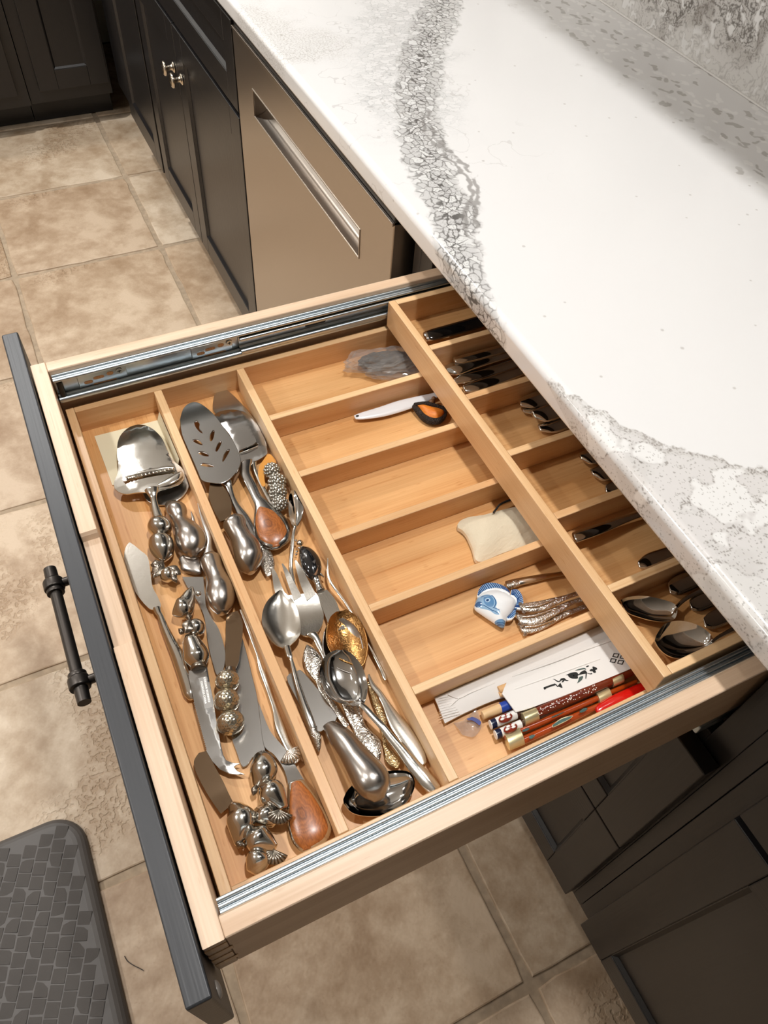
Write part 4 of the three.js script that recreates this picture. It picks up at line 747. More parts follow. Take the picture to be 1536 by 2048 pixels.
// ---------------------------------------------------------------- second bay
{ // pie server at the far end
  const g = thing('pie_server', 'scratched silver pie server with its tip toward the dishwasher end of the second bay', 'server');
  part('blade', plate(ZA_, [[862, 104], [888, 112], [935, 148], [1000, 210], [1070, 290], [1120, 360], [1152, 425], [1182, 520], [1120, 565], [960, 500], [850, 310], [820, 260], [824, 190], [840, 130]], 4, 1.5), S.worn, g);
  part('handle', rod(lr(ZA_, [[1060, 545, 1140, 530, 5], [1075, 640, 1112, 630, 6], [1115, 740, 1145, 728, 6], [1155, 820, 1182, 808, 6], [1195, 890, 1222, 878, 6], [1240, 990, 1270, 975, 6], [1290, 1110, 1325, 1095, 5]]), { ratio: 0.5 }), S.silver, g); finish(g);
}
{ // cheese slicer with teak handle
  const g = thing('cheese_slicer', 'domed steel cheese slicer with slot and teardrop teak handle', 'cheese slicer');
  const b = part('blade', plate(ZA_, [[815, 300], [870, 266], [940, 255], [1010, 270], [1070, 310], [1112, 370], [1150, 430], [1175, 500], [1183, 545], [1150, 572], [1110, 592], [1085, 602], [1060, 640], [1010, 652], [985, 640], [985, 560], [930, 430]], 11, 1.6, [[[992, 548], [1003, 531], [1085, 497], [1108, 480], [1126, 488], [1120, 506], [1030, 540], [1002, 556]]], (x, z) => -2.2 * (z + 0.006) * (z + 0.006) + 0.0012), S.steel, g);
  part('slot_lip', rod(cl(ZA_, [[1000, 556, 12, 3], [1060, 534, 12.5, 4], [1120, 508, 12, 3]]), { n: 10 }), S.silver, b);
  const hd = part('handle', rod(lr(ZA_, [[985, 640, 1085, 600, 11], [1005, 700, 1070, 682, 11], [1045, 780, 1110, 758, 10], [1082, 860, 1142, 835, 10], [1100, 910, 1190, 880, 10], [1095, 990, 1250, 930, 10], [1098, 1080, 1318, 1000, 10], [1125, 1142, 1346, 1080, 10], [1165, 1182, 1332, 1142, 10], [1210, 1197, 1280, 1182, 10]]), { ratio: 0.36, n: 26 }), S.steel, g);
  part('teak_inlay', planarUV(rod(lr(ZA_, [[1118, 915, 1160, 900, 11.5], [1104, 990, 1235, 940, 11.5], [1107, 1070, 1300, 1005, 11.5], [1130, 1128, 1328, 1078, 11.5], [1168, 1164, 1312, 1132, 11.5], [1210, 1180, 1275, 1168, 11.5]]), { ratio: 0.36, n: 26 })), S.teak, hd, 'teardrop of reddish teak'); finish(g);
}
{ // slotted server
  const g = thing('slotted_server', 'oval slotted cake server with a leaf pattern of cut-outs', 'server');
  const H = [[[692, 348], [712, 336], [734, 355], [732, 388], [748, 406], [756, 424], [738, 420], [716, 400], [700, 376]], [[796, 455], [802, 425], [820, 400], [834, 406], [832, 432], [820, 470], [802, 476]], [[834, 540], [845, 502], [866, 474], [881, 476], [874, 505], [850, 546]], [[880, 605], [890, 566], [915, 531], [936, 528], [930, 552], [902, 600], [886, 616]], [[678, 468], [702, 458], [736, 470], [756, 500], [734, 501], [700, 486]], [[715, 548], [742, 540], [780, 553], [799, 575], [770, 578], [735, 566]], [[734, 625], [760, 618], [812, 630], [833, 648], [790, 649], [745, 641]]];
  part('blade', plate(ZA_, [[600, 330], [620, 262], [660, 222], [712, 214], [772, 246], [840, 310], [900, 390], [960, 480], [1000, 570], [1008, 612], [990, 662], [950, 712], [905, 745], [862, 757], [800, 750], [745, 735], [720, 680], [690, 610], [650, 520], [612, 425]], 18, 1.5, H), S.steelDull, g);
  part('handle', rod(lr(ZA_, [[880, 752, 945, 738, 13], [905, 785, 950, 772, 11], [932, 850, 966, 840, 9], [958, 920, 1000, 902, 8], [1000, 1000, 1058, 972, 7], [1045, 1085, 1102, 1050, 7], [1090, 1180, 1158, 1145, 6]]), { ratio: 0.4 }), S.steel, g);
  part('handle_end', rod(lr(ZA_, [[1085, 1170, 1155, 1135, 6], [1125, 1270, 1215, 1225, 6], [1150, 1330, 1235, 1290, 6], [1180, 1382, 1228, 1352, 6]]), { ratio: 0.35 }), S.ornate, g); finish(g);
}
{ // berry handle
  const g = thing('cheese_spreader', 'amber-bladed spreader with a blackberry cluster handle', 'spreader');
  part('blade', plate(ZA_, [[1130, 640], [1150, 610], [1190, 560], [1220, 575], [1245, 620], [1180, 660], [1165, 720], [1172, 770], [1145, 770], [1122, 700]], 8, 1.5), MP({ color: 0xc98a3a, roughness: 0.3, clearcoat: 0.5 }), g);
  const berry = tex(64, 64, () => 0.5, false);
  const drupM = M({ color: 0xaeaaa0, metalness: 0.9, roughness: 0.26 });
  const hd = part('handle', rod(cl(ZA_, [[1195, 640, 11, 22], [1235, 740, 11, 28], [1265, 900, 11, 24]]), {}), S.pewterDark, g);
  for (const [x, y, r] of [[1215, 672, 56], [1250, 748, 62], [1255, 818, 62], [1268, 890, 56]]) {
    const c = pt(ZA_(x, y), 12), R = c.distanceTo(pt(ZA_(x + r, y), 12)), list = [];
    const core = new THREE.SphereGeometry(R * 0.86, 16, 12); core.translate(c.x, c.y, c.z); list.push(core);
    for (let i = 0; i < 64; i++) { const yy = 1 - 2 * (i + 0.5) / 64, a = i * 2.39996, q = Math.sqrt(1 - yy * yy), s = new THREE.SphereGeometry(R * 0.2, 8, 6); s.translate(c.x + R * 0.86 * q * Math.cos(a), c.y + R * 0.86 * yy, c.z + R * 0.86 * q * Math.sin(a)); list.push(s); }
    part('blackberry', merge(list), drupM, hd);
  }
  finish(g);
}
{ // third gourd
  const g = thing('cheese_knife', 'pointed bronze-toned cheese knife with satin gourd handle beside the slotted server', 'cheese knife');
  part('blade', blade(lr(ZA_, [[803, 738, 812, 735, 15], [795, 800, 868, 758], [795, 850, 912, 808], [812, 900, 940, 868], [838, 960, 946, 930], [872, 1012, 935, 985, 14]]), { t: 1.6 }), S.bronzeBlade, g);
  part('handle', rod(lr(ZA_, [[912, 1008, 1028, 985, 14], [888, 1042, 1040, 1008, 14], [912, 1092, 1050, 1055], [942, 1150, 1088, 1105], [956, 1220, 1136, 1162], [976, 1290, 1156, 1230], [1012, 1340, 1140, 1290, 13], [1050, 1360, 1105, 1342, 12]]), { cap: [0.25, 0.3], n: 28 }), S.satin, g); finish(g);
}
{ // spoon on its edge
  const g = thing('spoon', 'dark-bowled silver spoon tilted on edge behind the black stone handle', 'spoon');
  part('bowl', blade(lr(ZD_, [[375, 75, 415, 68, 18, -1], [358, 120, 438, 105, 18, -4], [354, 180, 462, 165, 19, -7], [358, 250, 464, 225, 19, -7], [372, 310, 446, 290, 18, -5], [392, 345, 420, 335, 17, -1]]), { t: 1.2, n: 12 }), S.chrome, g);
  part('handle', rod(cl(ZD_, [[405, 340, 17, 12], [390, 400, 16, 12], [382, 500, 13, 14], [372, 620, 9, 14], [380, 700, 7, 16], [398, 790, 6, 14]]), { ratio: 0.6 }), S.silver, g); finish(g);
}
{ // black stone spreader
  const g = thing('cheese_spreader', 'spreader with a black mottled stone handle and beaded silver tip', 'spreader');
  const stone = tex(256, 256, (u, v) => { const n = fbm(u * 6, v * 14, 801, 4, 6, 14), k = sstep(0.56, 0.68, n); const t = fbm(u * 3, v * 3, 811, 2, 3, 3) > 0.56; return [mix(16, t ? 150 : 92, k), mix(16, t ? 112 : 88, k), mix(18, t ? 84 : 84, k)]; }); stone.repeat.set(28, 28);
  const sg = rod(cl(ZI_, [[345, 380, 10, 66], [410, 470, 10, 145], [475, 580, 10, 190], [530, 700, 10, 206], [570, 820, 10, 188], [605, 920, 10, 140], [635, 985, 10, 98]]), { n: 28, ratio: 0.8 });
  part('handle', sg, MP({ map: stone, roughness: 0.12, clearcoat: 0.8 }), g, 'polished black mottled stone');
  part('bead_tip', merge([ball(ZI_, 310, 272, 10, 72), ...[[225, 215], [345, 355], [290, 370], [240, 440], [225, 500]].map(([x, y]) => ball(ZI_, x, y, 10, 26)), rod(cl(ZI_, [[730, 900, 10, 30], [800, 965, 9, 16]]), { n: 8 })]), S.pewter, g);
  part('ferrule', rod(cl(ZI_, [[640, 985, 10, 96], [665, 1050, 10, 80], [690, 1120, 9, 76], [715, 1190, 9, 86], [735, 1240, 9, 90]]), { cap: [0.1, 0.1], ratio: 0.8 }), S.chrome, g);
  part('blade', blade(lr(ZI_, [[655, 1295, 850, 1215, 8], [700, 1400, 965, 1335], [742, 1520, 1050, 1465], [790, 1650, 1100, 1600], [840, 1800, 1150, 1740], [900, 1950, 1200, 1900], [990, 2080, 1230, 2020]]), { t: 1.4 }), S.worn, g); finish(g);
}
{ // serving fork
  const g = thing('serving_fork', 'hammered silver serving fork with three long tines', 'fork');
  const t1 = lr(ZD_, [[228, 636, 236, 634, 12], [236, 700, 272, 690, 11], [248, 790, 305, 775, 10], [275, 880, 345, 860, 8]]), t2 = lr(ZD_, [[304, 612, 314, 610, 13], [328, 690, 358, 672, 12], [358, 780, 398, 750, 10], [395, 880, 452, 850, 8]]), t3 = lr(ZD_, [[398, 590, 412, 586, 13], [418, 680, 458, 655, 11], [448, 780, 506, 745, 10], [490, 880, 556, 835, 8]]);
  part('tines', merge([t1, t2, t3].map((s) => blade(s, { t: 1.6, n: 4 }))), S.worn, g);
  part('body', blade(lr(ZD_, [[268, 850, 555, 825, 8], [320, 930, 590, 890, 6], [390, 1010, 612, 970, 5], [425, 1075, 605, 1045, 6], [440, 1125, 575, 1105, 8], [490, 1145, 560, 1122, 9]]), { t: 1.8 }), S.worn, g);
  part('handle', rod(lr(ZD_, [[480, 1140, 565, 1112, 9], [530, 1165, 580, 1145, 9], [558, 1215, 602, 1195, 8], [590, 1275, 628, 1258, 7], [620, 1340, 662, 1320, 6], [655, 1420, 700, 1400, 5], [700, 1520, 745, 1500, 5], [740, 1620, 790, 1600, 5]]), { ratio: 0.4 }), S.silver, g); finish(g);
}
{ // pointed jelly spoon
  const g = thing('serving_spoon', 'pointed worn silver serving spoon leaning over the fork tines', 'spoon');
  part('bowl', blade(lr(ZD_, [[288, 806, 300, 804, 16, 0], [240, 842, 335, 828, 16, -2], [195, 892, 388, 880, 16, -4], [166, 960, 426, 968, 16, -5], [160, 1035, 443, 1060, 16, -5.5], [180, 1105, 440, 1125, 16, -5], [222, 1172, 408, 1172, 16, -3], [270, 1212, 372, 1205, 16, -1], [315, 1228, 362, 1218, 16, 0]]), { t: 1.2, n: 14 }), S.worn, g);
  part('handle', rod([...lr(ZD_, [[318, 1222, 368, 1212, 16], [338, 1290, 384, 1278, 16], [362, 1315, 386, 1305, 16], [378, 1400, 412, 1388, 15], [402, 1500, 442, 1488, 14], [432, 1620, 482, 1602, 13], [462, 1720, 522, 1700, 12], [488, 1790, 547, 1770, 11]]), ...lr(ZJ_, [[150, 1020, 250, 1000, 10]])], { ratio: 0.5 }), S.silver, g);
  part('handle_tip', rod(lr(ZJ_, [[152, 1010, 252, 985, 10], [160, 1060, 258, 1035, 10], [185, 1110, 295, 1075, 9], [212, 1180, 300, 1160, 8], [240, 1240, 292, 1225, 7], [262, 1275, 280, 1268, 6]]), { ratio: 0.5 }), S.ornate, g); finish(g);
}
{ // thin curved piece along the second divider
  const g = thing('sauce_ladle', 'slim curved silver handle lying along the second divider', 'ladle');
  part('handle', rod([...cl(ZI_, [[878, 580, 19, 12], [876, 700, 18, 18], [880, 880, 16, 24], [930, 1050, 14, 30], [1030, 1200, 12, 32], [1130, 1330, 11, 30], [1250, 1500, 10, 28], [1340, 1650, 9, 26], [1430, 1790, 8, 26]]), ...cl(ZJ_, [[830, 40, 8, 18], [900, 170, 7, 22], [970, 300, 6, 26], [1012, 400, 6, 28], [1030, 455, 6, 18]])], { ratio: 0.5 }), S.silver, g); finish(g);
}
{ // gold shell bowls
  const mk = (dx, dy, dh, lab, m) => {
    const g = thing('shell_spoon', lab, 'spoon');
    part('bowl', blade(lr(ZD_, [[705, 962, 778, 944, 0, -1], [662, 1000, 846, 990, 0, -5], [638, 1070, 893, 1050, 0, -8], [634, 1140, 922, 1112, 0, -9], [648, 1215, 930, 1190, 0, -8], [690, 1275, 925, 1260, 0, -6], [790, 1330, 915, 1318, 0, -3], [868, 1356, 902, 1350, 0, 0]].map(([a, b, c, d, h, s]) => [a + dx, b + dy, c + dx, d + dy, 13 + dh, s])), { t: 1.2, n: 14 }), m, g);
    part('rim', rod(cl(ZD_, [[645, 1050, 13 + dh, 7], [634, 1140, 13 + dh, 7], [650, 1225, 13 + dh, 7], [700, 1290, 13 + dh, 7], [800, 1340, 13 + dh, 8], [890, 1358, 13 + dh, 8], [925, 1290, 13 + dh, 8], [930, 1190, 13 + dh, 7], [905, 1080, 13 + dh, 7]].map(([x, y, h, r]) => [x + dx, y + dy, h, r])), { n: 8 }), m, g); finish(g);
  };
  mk(-26, 62, -1.5, 'dark silver shell bowl nested under the gilded shell spoon', S.satin);
  mk(0, 0, 2, 'gilded brown shell-shaped spoon bowl behind the mirror spoon', S.gold);
}
{ // fiddle-shaped ornate handles
  const o = [['serving_fork', 'ornate silver handle with a pointed scrolled tip beside the mirror spoon', 'fork', S.ornate, lr(ZJ_, [[128, 58, 146, 55, 6], [97, 140, 222, 100, 6], [94, 245, 300, 200], [128, 345, 292, 318], [186, 420, 276, 395], [238, 475, 296, 440], [262, 560, 326, 528], [312, 645, 376, 608], [384, 735, 440, 690], [470, 860, 520, 820], [560, 1000, 610, 960]])],
    ['serving_spoon', 'broad fiddle-shaped ornate silver handle under the mirror spoon handle', 'spoon', S.ornate, lr(ZJ_, [[480, 640, 640, 640, 4], [540, 760, 742, 755, 4], [580, 870, 772, 855], [640, 980, 795, 945], [678, 1060, 845, 1015], [692, 1140, 922, 1085], [722, 1230, 976, 1155], [790, 1300, 986, 1245], [862, 1362, 978, 1318], [922, 1402, 962, 1382]])],
    ['pickle_fork', 'slender gilded ornate handle between the mirror spoon and the plain handle', 'fork', S.ornateGold, lr(ZJ_, [[810, 480, 850, 465, 5], [832, 560, 884, 540], [872, 700, 948, 672], [920, 820, 1000, 790], [950, 920, 1040, 895], [985, 1060, 1045, 1030], [1000, 1180, 1045, 1150], [1018, 1290, 1090, 1240], [1032, 1375, 1165, 1318], [1072, 1432, 1202, 1388], [1125, 1456, 1188, 1440]])]];
  for (const [n, lab, cat, m, st] of o) { const g = thing(n, lab, cat); part('handle', rod(st, { ratio: 0.28 }), m, g); finish(g); }
}
{ const g = thing('table_knife', 'plain flat silver handle lying against the second divider', 'knife');
  part('handle', rod(lr(ZJ_, [[828, 400, 848, 388, 6], [852, 520, 902, 488, 6], [930, 622, 982, 578], [988, 735, 1062, 688], [1030, 862, 1132, 780], [1080, 985, 1205, 868], [1172, 1122, 1312, 998], [1290, 1282, 1422, 1168], [1378, 1390, 1482, 1298], [1432, 1432, 1496, 1380]]), { ratio: 0.25 }), S.worn, g); finish(g); }
{ // dark bowl(s) in the corner
  const st = [[950, 600, 953, 622, 14, 0], [978, 545, 998, 672, 14, -5], [1050, 485, 1080, 692, 14, -8], [1150, 452, 1180, 684, 14, -9], [1250, 440, 1282, 632, 14, -8], [1312, 450, 1335, 555, 14, -4], [1338, 482, 1343, 505, 14, 0]];
  for (const [k, lab] of [[0, 'polished shallow ladle bowl under the gourd handle of the cake server'], [1, 'smaller ladle bowl nested in the polished one under the gourd handle']]) {
    const g = thing('gravy_ladle', lab, 'ladle', 'nested ladle bowls');
    part('bowl', blade(lr(ZC_, st.map(([a, b, c, d, h, s]) => [mix(1160, a, 1 - k * 0.12) + k * 18, mix(570, b, 1 - k * 0.12), mix(1160, c, 1 - k * 0.12) + k * 18, mix(570, d, 1 - k * 0.12), h + k * 1.6, s])), { t: 1.2, n: 14, pow: 2.4 }), S.chrome, g); finish(g);
  }
}
{ // cake server with the fourth gourd
  const g = thing('cake_server', 'triangular steel cake server with satin gourd handle over the ladle bowl', 'server');
  part('blade', plate(ZJ_, [[35, 345], [75, 347], [200, 482], [330, 650], [450, 820], [476, 880], [440, 950], [330, 1022], [255, 1036], [150, 900], [0, 640], [-97, 420]], 8, 1.8), S.steel, g);
  part('handle', rod(lr(ZC_, [[838, 205, 908, 175, 9], [862, 262, 955, 200, 13], [890, 312, 1005, 240, 16], [925, 372, 1058, 300, 19], [955, 430, 1110, 352, 22], [985, 492, 1165, 408, 24], [1012, 545, 1200, 462, 25], [1052, 590, 1209, 522, 25], [1110, 614, 1182, 588, 24]]), { cap: [0.25, 0.3], n: 28 }), S.satin, g); finish(g);
}
{ // mirror spoon
  const g = thing('serving_spoon', 'large mirror-polished round serving spoon in front of the gilded shell bowl', 'spoon');
  part('bowl', blade(lr(ZJ_, [[478, 108, 555, 106, 22, -1], [380, 150, 645, 155, 22, -5], [312, 228, 722, 240, 22, -9], [283, 330, 772, 322, 22, -11], [286, 432, 806, 425, 22, -12], [322, 540, 826, 525, 22, -11], [392, 640, 820, 608, 22, -9], [490, 702, 806, 668, 22, -6], [610, 738, 792, 712, 21, -3], [725, 752, 782, 728, 20, 0]]), { t: 1.3, n: 20, pow: 3 }), S.chrome, g);
  part('handle', rod(cl(ZJ_, [[748, 732, 20, 30], [810, 785, 20, 34], [900, 885, 19, 38], [1000, 990, 18, 42], [1100, 1120, 16, 50], [1200, 1240, 14, 60], [1300, 1370, 12, 74], [1400, 1490, 11, 84], [1500, 1605, 10, 88], [1590, 1705, 9, 78]]), { ratio: 0.35 }), S.silver, g); finish(g);
}
// ---------------------------------------------------------------- cross bays of the lower tray
const ZQ_ = zm(960, 1280, 4.8), ZR_ = zm(1060, 1280, 7.314), ZS_ = zm(860, 1370, 6.98);
// creased film: a coarse ball with pushed-in facets, kept faceted so that it glints along its creases
function crumple(c, rx, ry, rz, s, amp, yaw = 0, detail = 5) {
  const q = new THREE.IcosahedronGeometry(1, detail); q.deleteAttribute('uv'); q.deleteAttribute('normal');
  const g = mergeVertices(q, 1e-5), p = g.attributes.position;
  for (let i = 0; i < p.count; i++) {
    const v = V(p.getX(i), p.getY(i), p.getZ(i)), n = fbm(v.x * 1.7 + 9, v.y * 1.3 + v.z * 1.9 + 9, s, 2), k = 1 - amp * (0.75 - n) + amp * 0.5 * (hash(i, s, 3) - 0.5); v.multiplyScalar(k);
    const a = V(v.x * rx, v.y * ry, v.z * rz).applyAxisAngle(V(0, 1, 0), yaw); p.setXYZ(i, c.x + a.x, Math.max(c.y + a.y, CY + BASE + 0.0006), c.z + a.z);
  }
  const f = g.toNonIndexed(); f.computeVertexNormals(); return f;
}
{ // bagged thing in the first bay
  const film = MP({ color: 0xf1efec, roughness: 0.08, transmission: 0.88, thickness: 0, ior: 1.45, specularIntensity: 1 });
  const g = thing('wrapped_parcel', 'dark parcel inside a crumpled clear plastic bag in the cross bay on the dishwasher side', 'bag');
  const c = pt(ZM_(640, 930), 13);
  part('content', crumple(c.clone().add(V(0.008, -0.003, 0)), 0.038, 0.0095, 0.0155, 31, 0.25, -0.25, 8), M({ color: 0x4a4541, roughness: 0.6 }), g);
  part('plastic_film', crumple(c, 0.05, 0.013, 0.021, 41, 0.45, -0.22), film, g); finish(g);
  const g2 = thing('plastic_bag', 'empty crumpled clear plastic bag beside the wrapped parcel', 'bag');
  part('plastic_film', crumple(pt(ZM_(830, 1030), 9), 0.046, 0.009, 0.016, 51, 0.5, -0.3), film, g2); finish(g2);
}
{ // white plastic handle
  const g = thing('plastic_knife', 'white plastic knife handle with a hanging hole in the second cross bay', 'knife');
  part('handle', rod(lr(ZM_, [[348, 1490, 368, 1528, 6], [420, 1462, 450, 1528], [600, 1408, 650, 1500], [800, 1342, 850, 1445], [1000, 1295, 1040, 1375], [1160, 1260, 1185, 1310], [1300, 1215, 1320, 1262]]), { ratio: 0.4, cap: [0.15, 0.2] }), MP({ color: 0xe7e8ea, roughness: 0.3, clearcoat: 0.3 }), g);
  part('hanging_hole', ball(ZM_, 382, 1494, 8, 17, 1, 0.25, 0.7), MAT.black, g); finish(g);
}
{ // carved seed pod, orange inside
  const g = thing('seed_pod', 'dark seed pod with a ridged orange face beside the white plastic handle', 'ornament');
  const orange = M({ map: tex(128, 128, (u, v) => { const n = fbm(u * 4, v * 22, 71, 3, 4, 22); return [mix(236, 190, n), mix(150, 92, n), mix(52, 18, n)]; }), roughness: 0.5 }); orange.map.repeat.set(60, 60);
  part('face', blade(lr(ZM_, [[1000, 1385, 1010, 1395, 9, 0], [1060, 1378, 1060, 1470, 9, 4], [1130, 1395, 1120, 1520, 9, 5], [1200, 1410, 1190, 1530, 9, 5], [1255, 1430, 1245, 1500, 9, 3], [1275, 1455, 1270, 1470, 9, 0]]), { t: 3 }), orange, g);
  part('husk', merge([rod(cl(ZM_, [[955, 1392, 8, 16], [1000, 1440, 7, 26], [1060, 1505, 6, 30], [1140, 1545, 6, 30], [1220, 1540, 6, 28], [1275, 1490, 7, 22], [1270, 1430, 8, 20], [1180, 1395, 9, 18], [1080, 1368, 9, 16], [965, 1380, 8, 14]]), { flute: 0.08 }), rod(lr(ZM_, [[980, 1400, 1000, 1430, 4], [1080, 1400, 1070, 1520, 4], [1220, 1410, 1210, 1540, 4]]), { ratio: 0.4 })]), M({ color: 0x2e2119, roughness: 0.7, bumpMap: filigree, bumpScale: 0.002 }), g);
  part('stalk', merge([ball(ZM_, 1145, 1355, 9, 34), ball(ZM_, 1165, 1318, 10, 24)]), M({ color: 0x7a5432, roughness: 0.5 }), g); finish(g);
}
{ // cloth pouch
  const g = thing('cloth_pouch', 'cream cotton pouch with a black cord in the fourth cross bay', 'pouch');
  const weave = tex(256, 256, (u, v) => 0.5 + 0.25 * Math.sin(u * 256 * 0.785) * Math.sin(v * 256 * 0.785) + (fbm(u * 12, v * 12, 3, 3, 12, 12) - 0.5) * 0.8, false); weave.repeat.set(40, 40);
  const cl_ = MP({ color: 0xe9dcc1, roughness: 0.95, bumpMap: weave, bumpScale: 0.0006, sheen: 0.3 });
  const st = lr(ZO_, [[120, 982, 122, 1005, 7, 0.5], [150, 950, 178, 1055, 7, 3], [230, 930, 222, 1150, 7, 6], [320, 915, 262, 1240, 7, 7.5], [440, 885, 420, 1185, 7, 7], [560, 855, 560, 1140, 7, 6], [700, 815, 690, 1095, 7, 6.5], [820, 780, 800, 1050, 7, 4]]);
  const body = blade(st, { t: 5, n: 16, pow: 2.2 }); { const p = body.attributes.position; for (let i = 0; i < p.count; i++) { const x = p.getX(i), z = p.getZ(i); p.setY(i, p.getY(i) + (fbm(x * 70, z * 70, 88, 3) - 0.5) * 0.004); } const m = mergeVertices((() => { body.deleteAttribute('normal'); return body; })(), 1e-6); m.computeVertexNormals(); part('pouch', m, cl_, g); }
  part('cord', rod(cl(ZO_, [[365, 905, 12, 7], [385, 880, 12, 7], [410, 850, 11, 7], [470, 822, 10, 7], [540, 800, 9, 7], [640, 790, 9, 7]]), { n: 8 }), M({ color: 0x171412, roughness: 0.8 }), g); finish(g);
}
{ // porcelain fish
  const g = thing('porcelain_fish', 'blue and white porcelain fish chopstick rest in the fifth cross bay', 'chopstick rest');
  const H = 6, w2 = (x, y) => { const p = pt(ZK_(x, y), H); return [p.x, p.z]; };
  const A = [w2(40, 260), w2(640, 260), w2(40, 830), w2(640, 830)], x0 = Math.min(...A.map((a) => a[0])) - 0.002, x1 = Math.max(...A.map((a) => a[0])) + 0.002, z0 = Math.min(...A.map((a) => a[1])) - 0.002, z1 = Math.max(...A.map((a) => a[1])) + 0.002;
  const N = 1024, cv = document.createElement('canvas'); cv.width = cv.height = N; const c = cv.getContext('2d');
  const q = (x, y) => { const p = w2(x, y); return [(p[0] - x0) / (x1 - x0) * N, (p[1] - z0) / (z1 - z0) * N]; };
  const path = (l, close = true) => { c.beginPath(); smooth(close ? [...l, l[0]] : l, 5).forEach((p, i) => { const [a, b] = q(...p); i ? c.lineTo(a, b) : c.moveTo(a, b); }); if (close) c.closePath(); };
  c.fillStyle = '#eef1f2'; c.fillRect(0, 0, N, N);
  const fill = (l, col) => { path(l); c.fillStyle = col; c.fill(); }, line = (l, col, w) => { path(l, false); c.strokeStyle = col; c.lineWidth = w; c.stroke(); };
  fill([[45, 545], [75, 480], [150, 448], [220, 455], [275, 500], [300, 560], [290, 610], [335, 650], [330, 690], [280, 680], [220, 640], [150, 615], [90, 590]], '#8fb2cf');
  fill([[50, 540], [90, 520], [130, 545], [110, 585], [70, 580]], '#3d6794'); fill([[150, 480], [230, 480], [265, 540], [250, 600], [190, 590], [150, 540]], '#5c88b2');
  fill([[165, 505], [200, 495], [225, 520], [205, 548], [172, 540]], '#a9c6dc'); fill([[178, 512], [200, 508], [208, 526], [190, 538], [176, 530]], '#1c3f70');
  line([[240, 460], [275, 510], [285, 570], [262, 620]], '#35608f', 12); line([[120, 470], [180, 462], [240, 480]], '#35608f', 9); line([[90, 560], [140, 575], [200, 610], [260, 650]], '#2b5686', 9); line([[250, 610], [290, 625], [330, 640]], '#2b5686', 8); line([[255, 640], [300, 665], [325, 682]], '#2b5686', 7);
  fill([[285, 745], [330, 735], [408, 745], [400, 800], [355, 800], [310, 775]], '#6d97bd'); line([[310, 760], [360, 770], [400, 770]], '#244f80', 8); line([[320, 775], [360, 785], [395, 790]], '#244f80', 7);
  // fins: pale blue with dark ribs
  const fin = (o, i, n) => { fill([...o, ...[...i].reverse()], '#8fb6dc'); for (let k = 0; k < n; k++) { const t = (k + 0.5) / n, P = (l) => { const s = t * (l.length - 1), j = Math.min(l.length - 2, Math.floor(s)); return [mix(l[j][0], l[j + 1][0], s - j), mix(l[j][1], l[j + 1][1], s - j)]; }; const a = q(...P(o)), b = q(...P(i)); c.strokeStyle = '#1f3f74'; c.lineWidth = 13; c.beginPath(); c.moveTo(...a); c.lineTo(...b); c.stroke(); } };
  const F = [[[[82, 435], [100, 360], [145, 298], [225, 268], [330, 278], [420, 318], [470, 372]], [[92, 448], [130, 408], [190, 372], [290, 352], [380, 368], [440, 400], [470, 425]], 22], [[[488, 352], [560, 348], [610, 408], [630, 490], [622, 572], [590, 588]], [[476, 432], [510, 445], [545, 485], [545, 520], [528, 562], [520, 580]], 16], [[[545, 590], [535, 650], [500, 700], [440, 716]], [[515, 590], [490, 628], [462, 660], [435, 690]], 9]];
  F.forEach((f) => fin(...f));
  const map = new THREE.CanvasTexture(cv); map.colorSpace = THREE.SRGBColorSpace; map.flipY = false;
  const glaze = MP({ map, roughness: 0.12, clearcoat: 1, clearcoatRoughness: 0.05 });
  const puv = (geo) => { const p = geo.attributes.position, uv = new Float32Array(p.count * 2); for (let i = 0; i < p.count; i++) { uv[2 * i] = (p.getX(i) - x0) / (x1 - x0); uv[2 * i + 1] = (p.getZ(i) - z0) / (z1 - z0); } geo.setAttribute('uv', new THREE.BufferAttribute(uv, 2)); return geo; };
  const out = smooth([[50, 540], [90, 445], [180, 375], [290, 355], [400, 380], [500, 440], [545, 490], [525, 570], [480, 650], [430, 720], [402, 800], [350, 792], [270, 740], [150, 660], [60, 592], [50, 540]], 5); out.pop();
  const cc = pt(ZK_(290, 570), H), pos = [], idx = [], R = 10, n = out.length;
  for (const sgn of [1, -1]) { const b0 = pos.length / 3; for (let r = 0; r <= R; r++) { const s = Math.sin((r + 0.02) / (R + 0.02) * Math.PI / 2), hgt = Math.cos((r + 0.02) / (R + 0.02) * Math.PI / 2); for (let i = 0; i < n; i++) { const p = pt(ZK_(...out[i]), H); pos.push(mix(cc.x, p.x, s), cc.y + (sgn > 0 ? 0.0085 : -0.005) * hgt, mix(cc.z, p.z, s)); } } for (let r = 0; r < R; r++) for (let i = 0; i < n; i++) { const a = b0 + r * n + i, b = b0 + r * n + (i + 1) % n, d = a + n, e = b + n; sgn > 0 ? idx.push(a, b, d, b, e, d) : idx.push(a, d, b, b, d, e); } }
  let bg = geom(pos, idx); { let s = 0; const nn = bg.attributes.normal; for (let i = 0; i < n * (R + 1); i++) s += nn.getY(i); if (s < 0) { for (let i = 0; i < idx.length; i += 3) { const t = idx[i + 1]; idx[i + 1] = idx[i + 2]; idx[i + 2] = t; } bg = geom(pos, idx); } }
  part('body', puv(bg), glaze, g);
  for (const [o, i] of F) part('fin', puv(blade(o.map((p, k) => ({ l: ZK_(...p), r: ZK_(...(i[k])), h: 9.5, sag: 0.5 })), { t: 2.5 })), glaze, g, 'blue striped fin');
  finish(g);
}
